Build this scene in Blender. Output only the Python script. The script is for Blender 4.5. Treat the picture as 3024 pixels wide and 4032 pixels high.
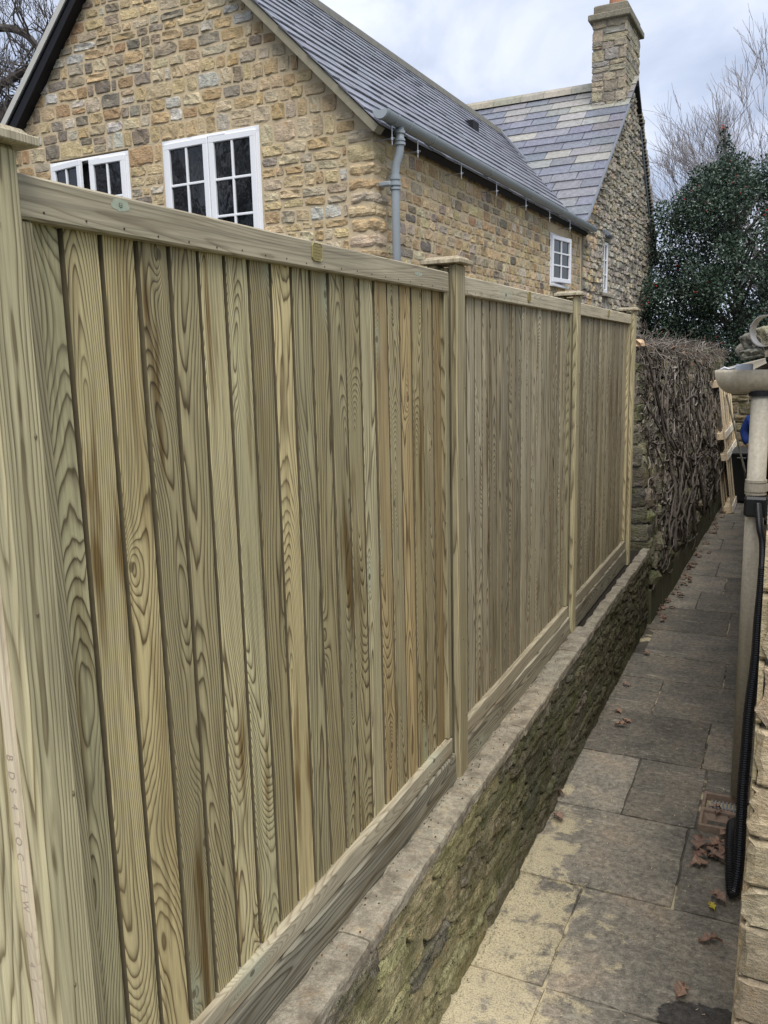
import bpy, math, random
from mathutils import Matrix, Vector, noise as mnoise

# ------------------------------------------------------------------ scene, camera, light
for o in list(bpy.data.objects):
    bpy.data.objects.remove(o)
scn = bpy.context.scene
COL = scn.collection
scn.render.resolution_x, scn.render.resolution_y = 768, 1024
R3 = [[0.9033685755, 0.4282219571, -0.0234770572],
      [0.0544510390, -0.1688238815, -0.9841410373],
      [-0.4253942890, 0.8877637368, -0.1758273199]]       # right, down, forward
CAM = (1.0896, -2.9181, 2.3221)
cam_d = bpy.data.cameras.new('camera')
cam = bpy.data.objects.new('camera', cam_d)
COL.objects.link(cam)
cam_d.sensor_fit = 'VERTICAL'
cam_d.sensor_height = 36.0
cam_d.sensor_width = 27.0
cam_d.lens = 3319.92 * 36.0 / 4032.0
cam_d.clip_start = 0.05
cam_d.clip_end = 3000.0
mw = Matrix.Identity(4)
for i in range(3):
    mw[i][0] = R3[0][i]
    mw[i][1] = -R3[1][i]
    mw[i][2] = -R3[2][i]
    mw[i][3] = CAM[i]
cam.matrix_world = mw
scn.camera = cam

SUN_EL, SUN_AZ = math.radians(60.0), math.radians(148.0)   # azimuth clockwise from +y
sun_d = bpy.data.lights.new('sun', 'SUN')
sun_d.energy = 1.5
sun_d.angle = math.radians(45.0)
sun_d.color = (1.0, 0.96, 0.9)
sun = bpy.data.objects.new('sun', sun_d)
COL.objects.link(sun)
sdir = Vector((math.sin(SUN_AZ) * math.cos(SUN_EL), math.cos(SUN_AZ) * math.cos(SUN_EL), math.sin(SUN_EL)))
sun.rotation_euler = sdir.to_track_quat('Z', 'Y').to_euler()
sun.location = sdir * 40

world = bpy.data.worlds.new('World')
scn.world = world
world.use_nodes = True


def build_world():
    nt = world.node_tree
    nt.nodes.clear()
    N, L = nt.nodes.new, nt.links.new
    out = N('ShaderNodeOutputWorld')
    sky = N('ShaderNodeTexSky')
    sky.sky_type = 'NISHITA'
    sky.sun_disc = False
    sky.sun_elevation = SUN_EL
    sky.sun_rotation = SUN_AZ
    sky.air_density = 1.0
    sky.dust_density = 2.0
    b1 = N('ShaderNodeBackground')
    b1.inputs['Strength'].default_value = 0.07
    L(sky.outputs[0], b1.inputs['Color'])
    tc = N('ShaderNodeTexCoord')
    sep = N('ShaderNodeSeparateXYZ')
    L(tc.outputs['Generated'], sep.inputs[0])

    def M(op, a, b=None):
        n = N('ShaderNodeMath')
        n.operation = op
        for k, v in enumerate((a, b)):
            if v is None:
                continue
            if isinstance(v, (int, float)):
                n.inputs[k].default_value = v
            else:
                L(v, n.inputs[k])
        return n.outputs[0]
    zz = M('ADD', M('MAXIMUM', sep.outputs['Z'], 0.0), 0.30)
    cx, cy = M('DIVIDE', sep.outputs['X'], zz), M('DIVIDE', sep.outputs['Y'], zz)
    comb = N('ShaderNodeCombineXYZ')
    L(cx, comb.inputs[0])
    L(cy, comb.inputs[1])
    n1 = N('ShaderNodeTexNoise')
    n1.inputs['Scale'].default_value = 1.7
    n1.inputs['Detail'].default_value = 5.0
    n1.inputs['Roughness'].default_value = 0.5
    n1.inputs['Distortion'].default_value = 0.35
    L(comb.outputs[0], n1.inputs['Vector'])
    n2 = N('ShaderNodeTexNoise')
    n2.inputs['Scale'].default_value = 2.6
    n2.inputs['Detail'].default_value = 6.0
    n2.inputs['Roughness'].default_value = 0.52
    n2.inputs['Distortion'].default_value = 0.5
    ad = N('ShaderNodeVectorMath')
    ad.operation = 'ADD'
    ad.inputs[1].default_value = (7.3, 2.1, 4.0)
    L(comb.outputs[0], ad.inputs[0])
    L(ad.outputs[0], n2.inputs['Vector'])
    r1 = N('ShaderNodeValToRGB')
    r1.color_ramp.elements[0].position = 0.36
    r1.color_ramp.elements[0].color = (0.43, 0.50, 0.66, 1)
    r1.color_ramp.elements[1].position = 0.66
    r1.color_ramp.elements[1].color = (0.86, 0.91, 1.0, 1)
    e = r1.color_ramp.elements.new(0.50)
    e.color = (0.62, 0.69, 0.85, 1)
    L(n2.outputs['Fac'], r1.inputs['Fac'])
    b2 = N('ShaderNodeBackground')
    b2.inputs['Strength'].default_value = 0.435
    L(r1.outputs['Color'], b2.inputs['Color'])
    r2 = N('ShaderNodeValToRGB')
    r2.color_ramp.elements[0].position = 0.30
    r2.color_ramp.elements[0].color = (0.62, 0.62, 0.62, 1)
    r2.color_ramp.elements[1].position = 0.52
    r2.color_ramp.elements[1].color = (1, 1, 1, 1)
    L(n1.outputs['Fac'], r2.inputs['Fac'])
    mx = N('ShaderNodeMixShader')
    L(r2.outputs['Color'], mx.inputs[0])
    L(b1.outputs[0], mx.inputs[1])
    L(b2.outputs[0], mx.inputs[2])
    L(mx.outputs[0], out.inputs['Surface'])


build_world()
vs = scn.view_settings
vs.view_transform = 'Standard'
vs.look = 'None'
vs.exposure = 1.42
vs.gamma = 1.0
vs.use_curve_mapping = False
scn.render.engine = 'CYCLES'
scn.cycles.max_bounces = 4
scn.cycles.diffuse_bounces = 3
scn.cycles.glossy_bounces = 2
scn.cycles.transparent_max_bounces = 8
rng = random.Random(7)


# ------------------------------------------------------------------ helpers: meshes
class MB:
    def __init__(self):
        self.v, self.f, self.c = [], [], []

    def poly(self, pts, faces, col=None):
        b = len(self.v)
        self.v += [tuple(p) for p in pts]
        for f in faces:
            self.f.append(tuple(b + i for i in f))
            self.c.append(col)
        return self

    def box(self, x0, x1, y0, y1, z0, z1, col=None):
        p = [(x0, y0, z0), (x1, y0, z0), (x1, y1, z0), (x0, y1, z0), (x0, y0, z1), (x1, y0, z1), (x1, y1, z1), (x0, y1, z1)]
        return self.poly(p, [(3, 2, 1, 0), (4, 5, 6, 7), (0, 1, 5, 4), (1, 2, 6, 5), (2, 3, 7, 6), (3, 0, 4, 7)], col)

    def rbox(self, x0, x1, y0, y1, z0, z1, b=0.004, col=None):
        """box with chamfered edges and corners"""
        P, idx = [], {}
        X, Y, Z = (x0, x1), (y0, y1), (z0, z1)
        for i in (0, 1):
            for j in (0, 1):
                for k in (0, 1):
                    sx, sy, sz = (1 - 2 * i), (1 - 2 * j), (1 - 2 * k)
                    idx[i, j, k, 0] = len(P)
                    P.append((X[i], Y[j] + sy * b, Z[k] + sz * b))
                    idx[i, j, k, 1] = len(P)
                    P.append((X[i] + sx * b, Y[j], Z[k] + sz * b))
                    idx[i, j, k, 2] = len(P)
                    P.append((X[i] + sx * b, Y[j] + sy * b, Z[k]))
        F = []
        q = idx
        F += [(q[0, 0, 0, 0], q[0, 0, 1, 0], q[0, 1, 1, 0], q[0, 1, 0, 0]), (q[1, 0, 0, 0], q[1, 1, 0, 0], q[1, 1, 1, 0], q[1, 0, 1, 0])]
        F += [(q[0, 0, 0, 1], q[1, 0, 0, 1], q[1, 0, 1, 1], q[0, 0, 1, 1]), (q[0, 1, 0, 1], q[0, 1, 1, 1], q[1, 1, 1, 1], q[1, 1, 0, 1])]
        F += [(q[0, 0, 0, 2], q[0, 1, 0, 2], q[1, 1, 0, 2], q[1, 0, 0, 2]), (q[0, 0, 1, 2], q[1, 0, 1, 2], q[1, 1, 1, 2], q[0, 1, 1, 2])]
        for i in (0, 1):
            for j in (0, 1):
                F.append((q[i, j, 0, 0], q[i, j, 1, 0], q[i, j, 1, 1], q[i, j, 0, 1]))
                F.append((q[i, 0, j, 0], q[i, 1, j, 0], q[i, 1, j, 2], q[i, 0, j, 2]))
                F.append((q[0, i, j, 1], q[1, i, j, 1], q[1, i, j, 2], q[0, i, j, 2]))
                for k in (0, 1):
                    F.append((q[i, j, k, 0], q[i, j, k, 1], q[i, j, k, 2]))
        return self.poly(P, F, col)

    def prism(self, prof, a0, a1, axis='z', col=None):
        """extrude a 2D profile. axis z: prof=(x,y); axis y: prof=(x,z); axis x: prof=(y,z)"""
        n = len(prof)

        def mk(p, a):
            return {'z': (p[0], p[1], a), 'y': (p[0], a, p[1]), 'x': (a, p[0], p[1])}[axis]
        P = [mk(p, a0) for p in prof] + [mk(p, a1) for p in prof]
        F = [tuple(range(n))[::-1], tuple(range(n, 2 * n))]
        F += [(i, (i + 1) % n, n + (i + 1) % n, n + i) for i in range(n)]
        return self.poly(P, F, col)

    def tube(self, pts, rad, n=6, col=None, cap=True):
        pts = [Vector(p) for p in pts]
        m = len(pts)
        if not hasattr(rad, '__len__'):
            rad = [rad] * m
        t0 = (pts[1] - pts[0]).normalized()
        ref = Vector((0, 0, 1)) if abs(t0.z) < 0.9 else Vector((1, 0, 0))
        u = t0.cross(ref).normalized()
        P = []
        for i in range(m):
            t = (pts[min(i + 1, m - 1)] - pts[max(i - 1, 0)])
            if t.length < 1e-9:
                t = t0
            t = t.normalized()
            u = (u - t * u.dot(t))
            u = u.normalized() if u.length > 1e-6 else t.orthogonal().normalized()
            w = t.cross(u)
            for k in range(n):
                a = 2 * math.pi * k / n
                P.append(pts[i] + (u * math.cos(a) + w * math.sin(a)) * rad[i])
        F = []
        for i in range(m - 1):
            for k in range(n):
                F.append((i * n + k, i * n + (k + 1) % n, (i + 1) * n + (k + 1) % n, (i + 1) * n + k))
        if cap:
            F.append(tuple(range(n))[::-1])
            F.append(tuple(range((m - 1) * n, m * n)))
        return self.poly(P, F, col)

    def mesh(self, name, mat, smooth=False):
        me = bpy.data.meshes.new(name)
        me.from_pydata(self.v, [], self.f)
        if any(c is not None for c in self.c):
            at = me.attributes.new('col', 'FLOAT_COLOR', 'FACE')
            flat = []
            for c in self.c:
                c = c or (0.5, 0.5, 0.5)
                flat += [c[0], c[1], c[2], 1.0]
            at.data.foreach_set('color', flat)
        if mat:
            me.materials.append(mat)
        if smooth:
            me.polygons.foreach_set('use_smooth', [True] * len(me.polygons))
        me.update()
        return me

    def build(self, name, mat, parent=None, smooth=False, kind=None):
        return link(name, self.mesh(name, mat, smooth), parent, kind=kind)


def link(name, data, parent=None, mtx=None, color=None, kind=None):
    o = bpy.data.objects.new(name, data)
    COL.objects.link(o)
    if parent is not None:
        o.parent = parent
    if mtx is not None:
        o.matrix_basis = mtx
    if color is not None:
        o.color = (color[0], color[1], color[2], 1.0)
    if kind:
        o['kind'] = kind
    return o


def tag(o, label, cat, group=None):
    o['label'] = label
    o['category'] = cat
    if group:
        o['group'] = group
    return o


def thing(name, label, cat, loc=(0, 0, 0), rz=0.0, group=None):
    o = bpy.data.objects.new(name, None)
    o.empty_display_size = 0.1
    COL.objects.link(o)
    o.location = loc
    o.rotation_euler = (0, 0, rz)
    return tag(o, label, cat, group)


def structure(o):
    o['kind'] = 'structure'
    return o


def frame(X, Y, Z, T=(0, 0, 0)):
    m = Matrix.Identity(4)
    for i in range(3):
        m[i][0], m[i][1], m[i][2], m[i][3] = X[i], Y[i], Z[i], T[i]
    return m


# ------------------------------------------------------------------ helpers: materials
class NT:
    def __init__(self, name):
        self.m = bpy.data.materials.new(name)
        self.m.use_nodes = True
        self.nt = self.m.node_tree
        self.b = self.nt.nodes['Principled BSDF']
        self.b.inputs['Specular IOR Level'].default_value = 0.3

    def node(self, t, **kw):
        n = self.nt.nodes.new(t)
        for k, v in kw.items():
            setattr(n, k, v)
        return n

    def put(self, sock, v):
        if v is None:
            return
        if hasattr(v, 'is_output') or isinstance(v, bpy.types.NodeSocket):
            self.nt.links.new(v, sock)
        else:
            sock.default_value = v

    def math(self, op, a, b=None, c=None, clamp=False):
        n = self.node('ShaderNodeMath', operation=op, use_clamp=clamp)
        for k, v in enumerate((a, b, c)):
            self.put(n.inputs[k], v)
        return n.outputs[0]

    def xyz(self, x, y, z):
        n = self.node('ShaderNodeCombineXYZ')
        for k, v in enumerate((x, y, z)):
            self.put(n.inputs[k], v)
        return n.outputs[0]

    def sep(self, v):
        n = self.node('ShaderNodeSeparateXYZ')
        self.put(n.inputs[0], v)
        return n.outputs

    def vmath(self, op, a, b):
        n = self.node('ShaderNodeVectorMath', operation=op)
        self.put(n.inputs[0], a)
        self.put(n.inputs[1], b)
        return n.outputs[0]

    def noise(self, vec, scale, detail=3.0, rough=0.5, dim='3D', w=None, dist=0.0):
        n = self.node('ShaderNodeTexNoise', noise_dimensions=dim)
        n.inputs['Scale'].default_value = scale
        n.inputs['Detail'].default_value = detail
        n.inputs['Roughness'].default_value = rough
        n.inputs['Distortion'].default_value = dist
        if vec is not None:
            self.put(n.inputs['Vector'], vec)
        if w is not None:
            self.put(n.inputs['W'], w)
        return n.outputs['Fac']

    def ramp(self, fac, stops, interp='LINEAR'):
        n = self.node('ShaderNodeValToRGB')
        cr = n.color_ramp
        cr.interpolation = interp
        while len(cr.elements) < len(stops):
            cr.elements.new(0.5)
        for e, (p, c) in zip(cr.elements, stops):
            e.position = p
            if isinstance(c, (int, float)):
                c = (c, c, c)
            e.color = (c[0], c[1], c[2], 1)
        self.put(n.inputs['Fac'], fac)
        return n.outputs['Color']

    def mix(self, fac, a, b, mode='MIX'):
        n = self.node('ShaderNodeMix', data_type='RGBA', blend_type=mode)
        self.put(n.inputs['Factor'], fac)
        for s, v in (('A', a), ('B', b)):
            sock = [i for i in n.inputs if i.name == s and i.type == 'RGBA'][0]
            if isinstance(v, (tuple, list)):
                v = (v[0], v[1], v[2], 1.0)
            self.put(sock, v)
        return [o for o in n.outputs if o.type == 'RGBA'][0]

    def bump(self, h, strength=0.4, dist=0.01):
        n = self.node('ShaderNodeBump')
        n.inputs['Strength'].default_value = strength
        n.inputs['Distance'].default_value = dist
        self.put(n.inputs['Height'], h)
        self.nt.links.new(n.outputs['Normal'], self.b.inputs['Normal'])

    def set(self, **kw):
        for k, v in kw.items():
            s = self.b.inputs[k.replace('_', ' ')]
            if isinstance(v, (tuple, list)) and len(v) == 3:
                v = (v[0], v[1], v[2], 1.0)
            self.put(s, v)
        return self.m


def simple(name, col, rough=0.6, metal=0.0, var=0.15, scale=20.0, bump=0.0, spec=0.3):
    t = NT(name)
    tc = t.node('ShaderNodeTexCoord').outputs['Object']
    f = t.noise(tc, scale, 5.0, 0.6)
    c = t.mix(f, tuple(x * (1 - var) for x in col), tuple(min(1, x * (1 + var)) for x in col))
    t.set(Base_Color=c, Roughness=rough, Metallic=metal)
    t.b.inputs['Specular IOR Level'].default_value = spec
    if bump:
        t.bump(f, bump, 0.004)
    return t.m


def wood(name, early, late, freq=260.0, contrast=0.75, wander=0.12, depth=(0.006, 0.16), tint=0.5, stain=0.5, wet=0.0, knots=0.4, wobble=0.012, longs=0.75, edge=False):
    """flat-sawn softwood: growth rings cut by the face, knots, streaks; length along local Z"""
    t = NT(name)
    tc = t.node('ShaderNodeTexCoord').outputs['Object']
    x, y, z = t.sep(tc)[:3]
    rnd = t.node('ShaderNodeObjectInfo').outputs['Random']
    r2 = t.math('FRACT', t.math('MULTIPLY', rnd, 17.31))
    r3 = t.math('FRACT', t.math('MULTIPLY', rnd, 91.77))
    r4 = t.math('FRACT', t.math('MULTIPLY', rnd, 233.1))
    tz = t.math('ADD', z, t.math('MULTIPLY', rnd, 61.0))
    n1 = t.noise(None, 0.9 * longs, 1.0, 0.5, '1D', w=tz)
    n2 = t.noise(None, 1.1 * longs, 2.0, 0.5, '1D', w=t.math('ADD', tz, 31.7))
    cx = t.math('MULTIPLY', t.math('SUBTRACT', n1, 0.5), wander * 2)
    cx = t.math('ADD', cx, t.math('MULTIPLY', t.math('SUBTRACT', r2, 0.5), 0.05))
    amp = t.ramp(r4, [(0.0, 0.12), (0.30, 0.28), (0.42, 0.85), (1.0, 1.0)])
    d = t.math('MAXIMUM', t.math('ADD', t.math('MULTIPLY', t.math('MULTIPLY', t.math('SUBTRACT', n2, 0.36), depth[1] * 1.6), amp), t.math('MULTIPLY', t.math('SUBTRACT', 1.0, amp), 0.03)), depth[0])
    # knots
    vx = t.math('ADD', t.math('DIVIDE', x, 0.17), t.math('MULTIPLY', r3, 23.0))
    vy = t.math('DIVIDE', tz, 0.62)
    vor = t.node('ShaderNodeTexVoronoi', voronoi_dimensions='2D', feature='F1')
    vor.inputs['Scale'].default_value = 1.0
    t.put(vor.inputs['Vector'], t.xyz(vx, vy, 0.0))
    pp = t.sep(vor.outputs['Position'])
    dx = t.math('MULTIPLY', t.math('SUBTRACT', vx, pp[0]), 0.17)
    dt = t.math('MULTIPLY', t.math('SUBTRACT', vy, pp[1]), 0.62)
    vc = t.sep(vor.outputs['Color'])
    pres = t.math('GREATER_THAN', vc[0], 1.0 - knots)
    e1 = t.math('POWER', t.math('ABSOLUTE', t.math('DIVIDE', dx, 0.024)), 2.0)
    e2 = t.math('POWER', t.math('ABSOLUTE', t.math('DIVIDE', dt, 0.065)), 2.0)
    g = t.math('MULTIPLY', t.math('EXPONENT', t.math('MULTIPLY', t.math('ADD', e1, e2), -1.0)), pres)
    dist = t.math('SQRT', t.math('ADD', t.math('POWER', t.math('SUBTRACT', x, cx), 2.0), t.math('POWER', t.math('ADD', t.math('MULTIPLY', y, 0.25), d), 2.0)))
    wob = t.noise(t.xyz(t.math('MULTIPLY', x, 22.0), t.math('MULTIPLY', y, 22.0), t.math('MULTIPLY', tz, 2.9)), 1.0, 2.0, 0.55)
    rr = t.math('ADD', t.math('SUBTRACT', dist, t.math('MULTIPLY', g, 0.034)), t.math('MULTIPLY', wob, wobble))
    band = t.math('FRACT', t.math('MULTIPLY', rr, t.math('MULTIPLY', t.math('ADD', t.math('MULTIPLY', r4, 0.6), 0.7), freq)))
    late_f = t.ramp(band, [(0.0, 0.30), (0.12, 0.0), (0.5, 0.08), (0.72, 0.45), (0.88, 1.0), (0.95, 1.0), (1.0, 0.30)])
    fib = t.noise(t.xyz(t.math('MULTIPLY', x, 420.0), t.math('MULTIPLY', y, 420.0), t.math('MULTIPLY', tz, 14.0)), 1.0, 1.0, 0.6)
    strk = t.noise(t.xyz(t.math('MULTIPLY', x, 22.0), t.math('MULTIPLY', y, 22.0), t.math('MULTIPLY', tz, 1.7)), 1.0, 3.0, 0.6)
    blot = t.noise(t.xyz(t.math('MULTIPLY', x, 5.0), t.math('MULTIPLY', y, 5.0), t.math('MULTIPLY', tz, 2.3)), 1.0, 2.0, 0.55)
    late_v = t.math('MULTIPLY', late_f, t.ramp(blot, [(0.25, 0.5), (0.5, 0.9), (0.70, 1.0)]), clamp=True)
    face = t.ramp(t.math('MULTIPLY', y, -100.0), [(0.0, 1.0), (0.30, 1.0), (0.55, 0.25), (1.0, 0.25)]) if edge else 1.0
    col = t.mix(t.math('MULTIPLY', t.math('MULTIPLY', late_v, contrast), face), early, late)
    # board to board tint: grey green, honey, plain brown
    tintc = t.ramp(r3, [(0.0, (0.84, 0.89, 0.86)), (0.25, (1.0, 1.0, 0.94)), (0.5, (1.04, 0.98, 0.82)), (0.72, (0.95, 0.97, 0.97)), (0.88, (0.86, 0.73, 0.57)), (1.0, (0.84, 0.90, 0.90))])
    col = t.mix(tint, col, t.mix(1.0, col, tintc, 'MULTIPLY'))
    val = t.math('ADD', t.math('MULTIPLY', r2, 0.56), 0.72)
    col = t.mix(1.0, col, t.xyz(val, val, val), 'MULTIPLY')
    dark = t.ramp(strk, [(0.0, 0.0), (0.53, 0.0), (0.66, 1.0), (1.0, 1.0)])
    darkm = t.math('MULTIPLY', t.math('MULTIPLY', dark, stain), t.ramp(r4, [(0.0, 0.25), (0.5, 0.45), (0.75, 1.0), (1.0, 1.0)]))
    col = t.mix(darkm, col, t.mix(1.0, col, (0.42, 0.32, 0.20), 'MULTIPLY'))
    col = t.mix(1.0, col, t.ramp(fib, [(0.2, 0.86), (0.8, 1.12)]), 'MULTIPLY')
    fine = t.noise(t.xyz(t.math('MULTIPLY', x, 95.0), t.math('MULTIPLY', y, 95.0), t.math('MULTIPLY', tz, 2.2)), 1.0, 2.0, 0.6)
    col = t.mix(1.0, col, t.ramp(fine, [(0.28, 0.62), (0.5, 1.0), (0.72, 1.18)]), 'MULTIPLY')
    col = t.mix(1.0, col, t.ramp(blot, [(0.25, 0.80), (0.5, 1.0), (0.75, 1.12)]), 'MULTIPLY')
    # knot core and the bluish preservative round it
    k1 = t.math('POWER', t.math('DIVIDE', dx, 0.0085), 2.0)
    k2 = t.math('POWER', t.math('DIVIDE', dt, 0.013), 2.0)
    kd = t.math('ADD', k1, k2)
    core = t.math('MULTIPLY', t.ramp(kd, [(0.0, 1.0), (0.55, 0.85), (1.0, 0.0)]), pres)
    halo = t.math('MULTIPLY', t.math('MULTIPLY', g, 0.35), t.math('GREATER_THAN', vc[1], 0.6))
    col = t.mix(halo, col, (0.40, 0.48, 0.36))
    col = t.mix(t.math('MULTIPLY', core, 0.8), col, (0.09, 0.065, 0.035))
    t.set(Base_Color=col, Roughness=0.72 - wet)
    t.bump(fib, 0.25, 0.0012)
    return t.m


def stone(name, src='object', mossc=(0.11, 0.118, 0.032), lichen=0.25, moss=0.0, bumpd=0.012, scale=1.0, rough=0.9):
    """src: 'object' reads Object Info colour, 'attr' reads the face colour attribute"""
    t = NT(name)
    if src == 'object':
        base = t.node('ShaderNodeObjectInfo').outputs['Color']
    else:
        a = t.node('ShaderNodeAttribute', attribute_name='col')
        base = a.outputs['Color']
    pos = t.node('ShaderNodeNewGeometry').outputs['Position']
    n1 = t.noise(pos, 9.0 * scale, 3.0, 0.6)
    n2 = t.noise(t.vmath('MULTIPLY', pos, (1.0, 1.0, 1.9)), 38.0 * scale, 4.0, 0.68)
    n3 = t.noise(pos, 140.0 * scale, 2.0, 0.6)
    v = t.ramp(n1, [(0.25, 0.76), (0.5, 1.0), (0.75, 1.2)])
    col = t.mix(1.0, base, v, 'MULTIPLY')
    col = t.mix(1.0, col, t.ramp(n2, [(0.28, 0.68), (0.5, 1.0), (0.75, 1.28)]), 'MULTIPLY')
    col = t.mix(1.0, col, t.ramp(n3, [(0.3, 0.8), (0.7, 1.2)]), 'MULTIPLY')
    warm = t.noise(t.vmath('ADD', pos, (3.1, 8.2, 1.7)), 14.0 * scale, 2.0, 0.6)
    col = t.mix(t.ramp(warm, [(0.55, 0.0), (0.72, 0.5)]), col, t.mix(1.0, col, (1.10, 0.90, 0.68), 'MULTIPLY'))
    if lichen:
        l = t.noise(t.vmath('ADD', pos, (9.1, 0.2, 5.7)), 30.0 * scale, 3.0, 0.7)
        col = t.mix(t.math('MULTIPLY', t.ramp(l, [(0.58, 0.0), (0.68, 1.0)]), lichen), col, (0.42, 0.40, 0.34))
    if moss:
        l = t.noise(t.vmath('ADD', pos, (1.1, 4.2, 2.7)), 7.0 * scale, 4.0, 0.7)
        col = t.mix(t.math('MULTIPLY', t.ramp(l, [(0.45, 0.0), (0.66, 1.0)]), moss), col, mossc)
    t.set(Base_Color=col, Roughness=rough)
    h = t.math('ADD', t.math('MULTIPLY', n2, 1.0), t.math('MULTIPLY', n3, 0.35))
    t.bump(t.math('ADD', h, t.math('MULTIPLY', n1, 1.2)), 0.9, bumpd)
    return t.m


M = {}
M['board'] = wood('fence board timber', (0.465, 0.402, 0.238), (0.092, 0.062, 0.029), 165.0, 0.98, stain=1.0, tint=0.9, knots=0.6, edge=True)
M['board2'] = wood('weathered board timber', (0.39, 0.342, 0.230), (0.070, 0.053, 0.033), 150.0, 1.0, stain=1.0, tint=0.5, knots=0.3, edge=True)
M['sawn'] = simple('groove shade and nail hole brown', (0.165, 0.136, 0.080), 0.85, var=0.35, scale=30)  # joint shade painted into the board grooves; also colours the nail holes
M['post'] = wood('fence post timber', (0.44, 0.388, 0.238), (0.135, 0.103, 0.050), 230.0, 0.95, wander=0.14, depth=(0.03, 0.05), tint=0.2, stain=0.35, knots=0.10, wobble=0.010, longs=0.3)
M['rail'] = wood('rail timber', (0.44, 0.390, 0.28), (0.19, 0.150, 0.095), 190.0, 0.65, wander=0.10, depth=(0.02, 0.12), tint=0.25, stain=0.4, knots=0.3, wobble=0.010, longs=0.5)
M['gboard'] = wood('gravel board timber', (0.285, 0.26, 0.195), (0.062, 0.052, 0.035), 85.0, 0.95, wander=0.10, depth=(0.012, 0.10), tint=0.3, stain=0.8, knots=0.2, wobble=0.012, longs=0.6)
M['raw'] = wood('raw pine timber', (0.78, 0.64, 0.44), (0.56, 0.40, 0.22), 240.0, 0.5, tint=0.1, stain=0.2, knots=0.2)
M['pale'] = wood('pale sawn timber', (0.52, 0.445, 0.32), (0.38, 0.30, 0.20), 200.0, 0.45, tint=0.1, stain=0.5, knots=0.3)
M['planed'] = wood('pale planed timber', (0.82, 0.74, 0.60), (0.66, 0.54, 0.38), 200.0, 0.4, tint=0.1, stain=0.2, knots=0.2)
M['stone'] = stone('house stone')
M['stone_j'] = stone('house stone joined', 'attr')
M['old_j'] = stone('old rubble stone joined', 'attr', lichen=0.35)
M['chim'] = stone('chimney stone', 'object', lichen=0.4)
M['moss'] = stone('mossy wall stone', 'object', moss=0.62, lichen=0.25, bumpd=0.035, scale=1.0)
M['moss_j'] = stone('mossy stone joined', 'attr', moss=0.5, lichen=0.25, bumpd=0.02)
M['cope'] = stone('coping stone', 'object', mossc=(0.115, 0.092, 0.066), moss=0.7, lichen=0.35, bumpd=0.006, scale=1.6)
M['cream'] = stone('cream sandstone', 'object', lichen=0.1, bumpd=0.006, scale=1.8)
M['mortar'] = simple('lime mortar', (0.53, 0.43, 0.28), 0.95, var=0.25, scale=30, bump=0.5)
M['oldmortar'] = simple('old grey mortar', (0.27, 0.245, 0.195), 0.95, var=0.4, scale=14, bump=0.6)
M['cement'] = simple('cement verge', (0.27, 0.245, 0.175), 0.9, var=0.3, scale=18, bump=0.3)
M['ridge'] = simple('grey ridge tile', (0.17, 0.165, 0.145), 0.85, var=0.4, scale=12)
M['white'] = simple('white window frame', (0.80, 0.81, 0.83), 0.3, var=0.02, spec=0.5)
M['gutter'] = simple('grey plastic gutter', (0.31, 0.345, 0.365), 0.4, var=0.12, scale=6, spec=0.4)
M['lead'] = simple('lead flashing', (0.16, 0.175, 0.20), 0.5, var=0.25, scale=14)
M['galv'] = simple('galvanised metal', (0.42, 0.43, 0.44), 0.42, 0.7, var=0.25, scale=10)
M['rust'] = simple('rusty iron', (0.27, 0.20, 0.15), 0.85, var=0.5, scale=40, bump=0.5)
M['iron'] = simple('grey iron bars', (0.24, 0.245, 0.25), 0.6, var=0.3, scale=30)
def dirty(name, col, dirt):
    t = NT(name)
    pos = t.node('ShaderNodeNewGeometry').outputs['Position']
    n = t.noise(t.vmath('MULTIPLY', pos, (30.0, 30.0, 3.0)), 1.0, 4.0, 0.65)
    n2 = t.noise(pos, 60.0, 3.0, 0.6)
    c = t.mix(t.ramp(n, [(0.42, 0.0), (0.68, 0.75)]), col, dirt)
    c = t.mix(1.0, c, t.ramp(n2, [(0.3, 0.85), (0.7, 1.12)]), 'MULTIPLY')
    t.set(Base_Color=c, Roughness=t.ramp(n, [(0.3, 0.38), (0.7, 0.65)]))
    return t.m


M['beige'] = dirty('beige plastic pipe', (0.44, 0.405, 0.33), (0.35, 0.31, 0.24))
M['black'] = simple('black plastic', (0.012, 0.013, 0.016), 0.32, var=0.3, spec=0.5)
M['dark'] = simple('dark soil', (0.022, 0.017, 0.012), 1.0, var=0.6, scale=60, bump=0.8)
M['black_and_shade'] = simple('flat black and verge shade', (0.010, 0.010, 0.013), 0.6)  # flat black; under the verge it stands for the roof's shade
M['fascia'] = simple('pale verge trim', (0.50, 0.49, 0.45), 0.6, var=0.1)
M['terracotta'] = simple('terracotta', (0.42, 0.20, 0.12), 0.85, var=0.2)
M['brass'] = simple('brass plate', (0.36, 0.30, 0.135), 0.5, 0.45, var=0.3, scale=200)
M['darkroom'] = simple('dark room', (0.02, 0.02, 0.022), 0.9)
M['blue'] = simple('blue jacket cloth', (0.03, 0.07, 0.30), 0.8, var=0.25, scale=18)
M['trouser'] = simple('dark trouser cloth', (0.012, 0.014, 0.02), 0.9)
M['skin'] = simple('skin', (0.50, 0.30, 0.22), 0.6)
M['hair'] = simple('brown hair', (0.05, 0.03, 0.018), 0.7)
M['vine'] = simple('vine bark', (0.110, 0.092, 0.076), 0.9, var=0.5, scale=25)
M['vinelight'] = simple('pale vine bark', (0.25, 0.222, 0.195), 0.9, var=0.4, scale=25)
M['bark'] = simple('grey bark', (0.10, 0.088, 0.078), 0.9, var=0.4, scale=12)
M['twig'] = simple('far twigs', (0.27, 0.245, 0.245), 0.9, var=0.2)
M['berry'] = simple('red berry', (0.42, 0.012, 0.015), 0.35)
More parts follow.
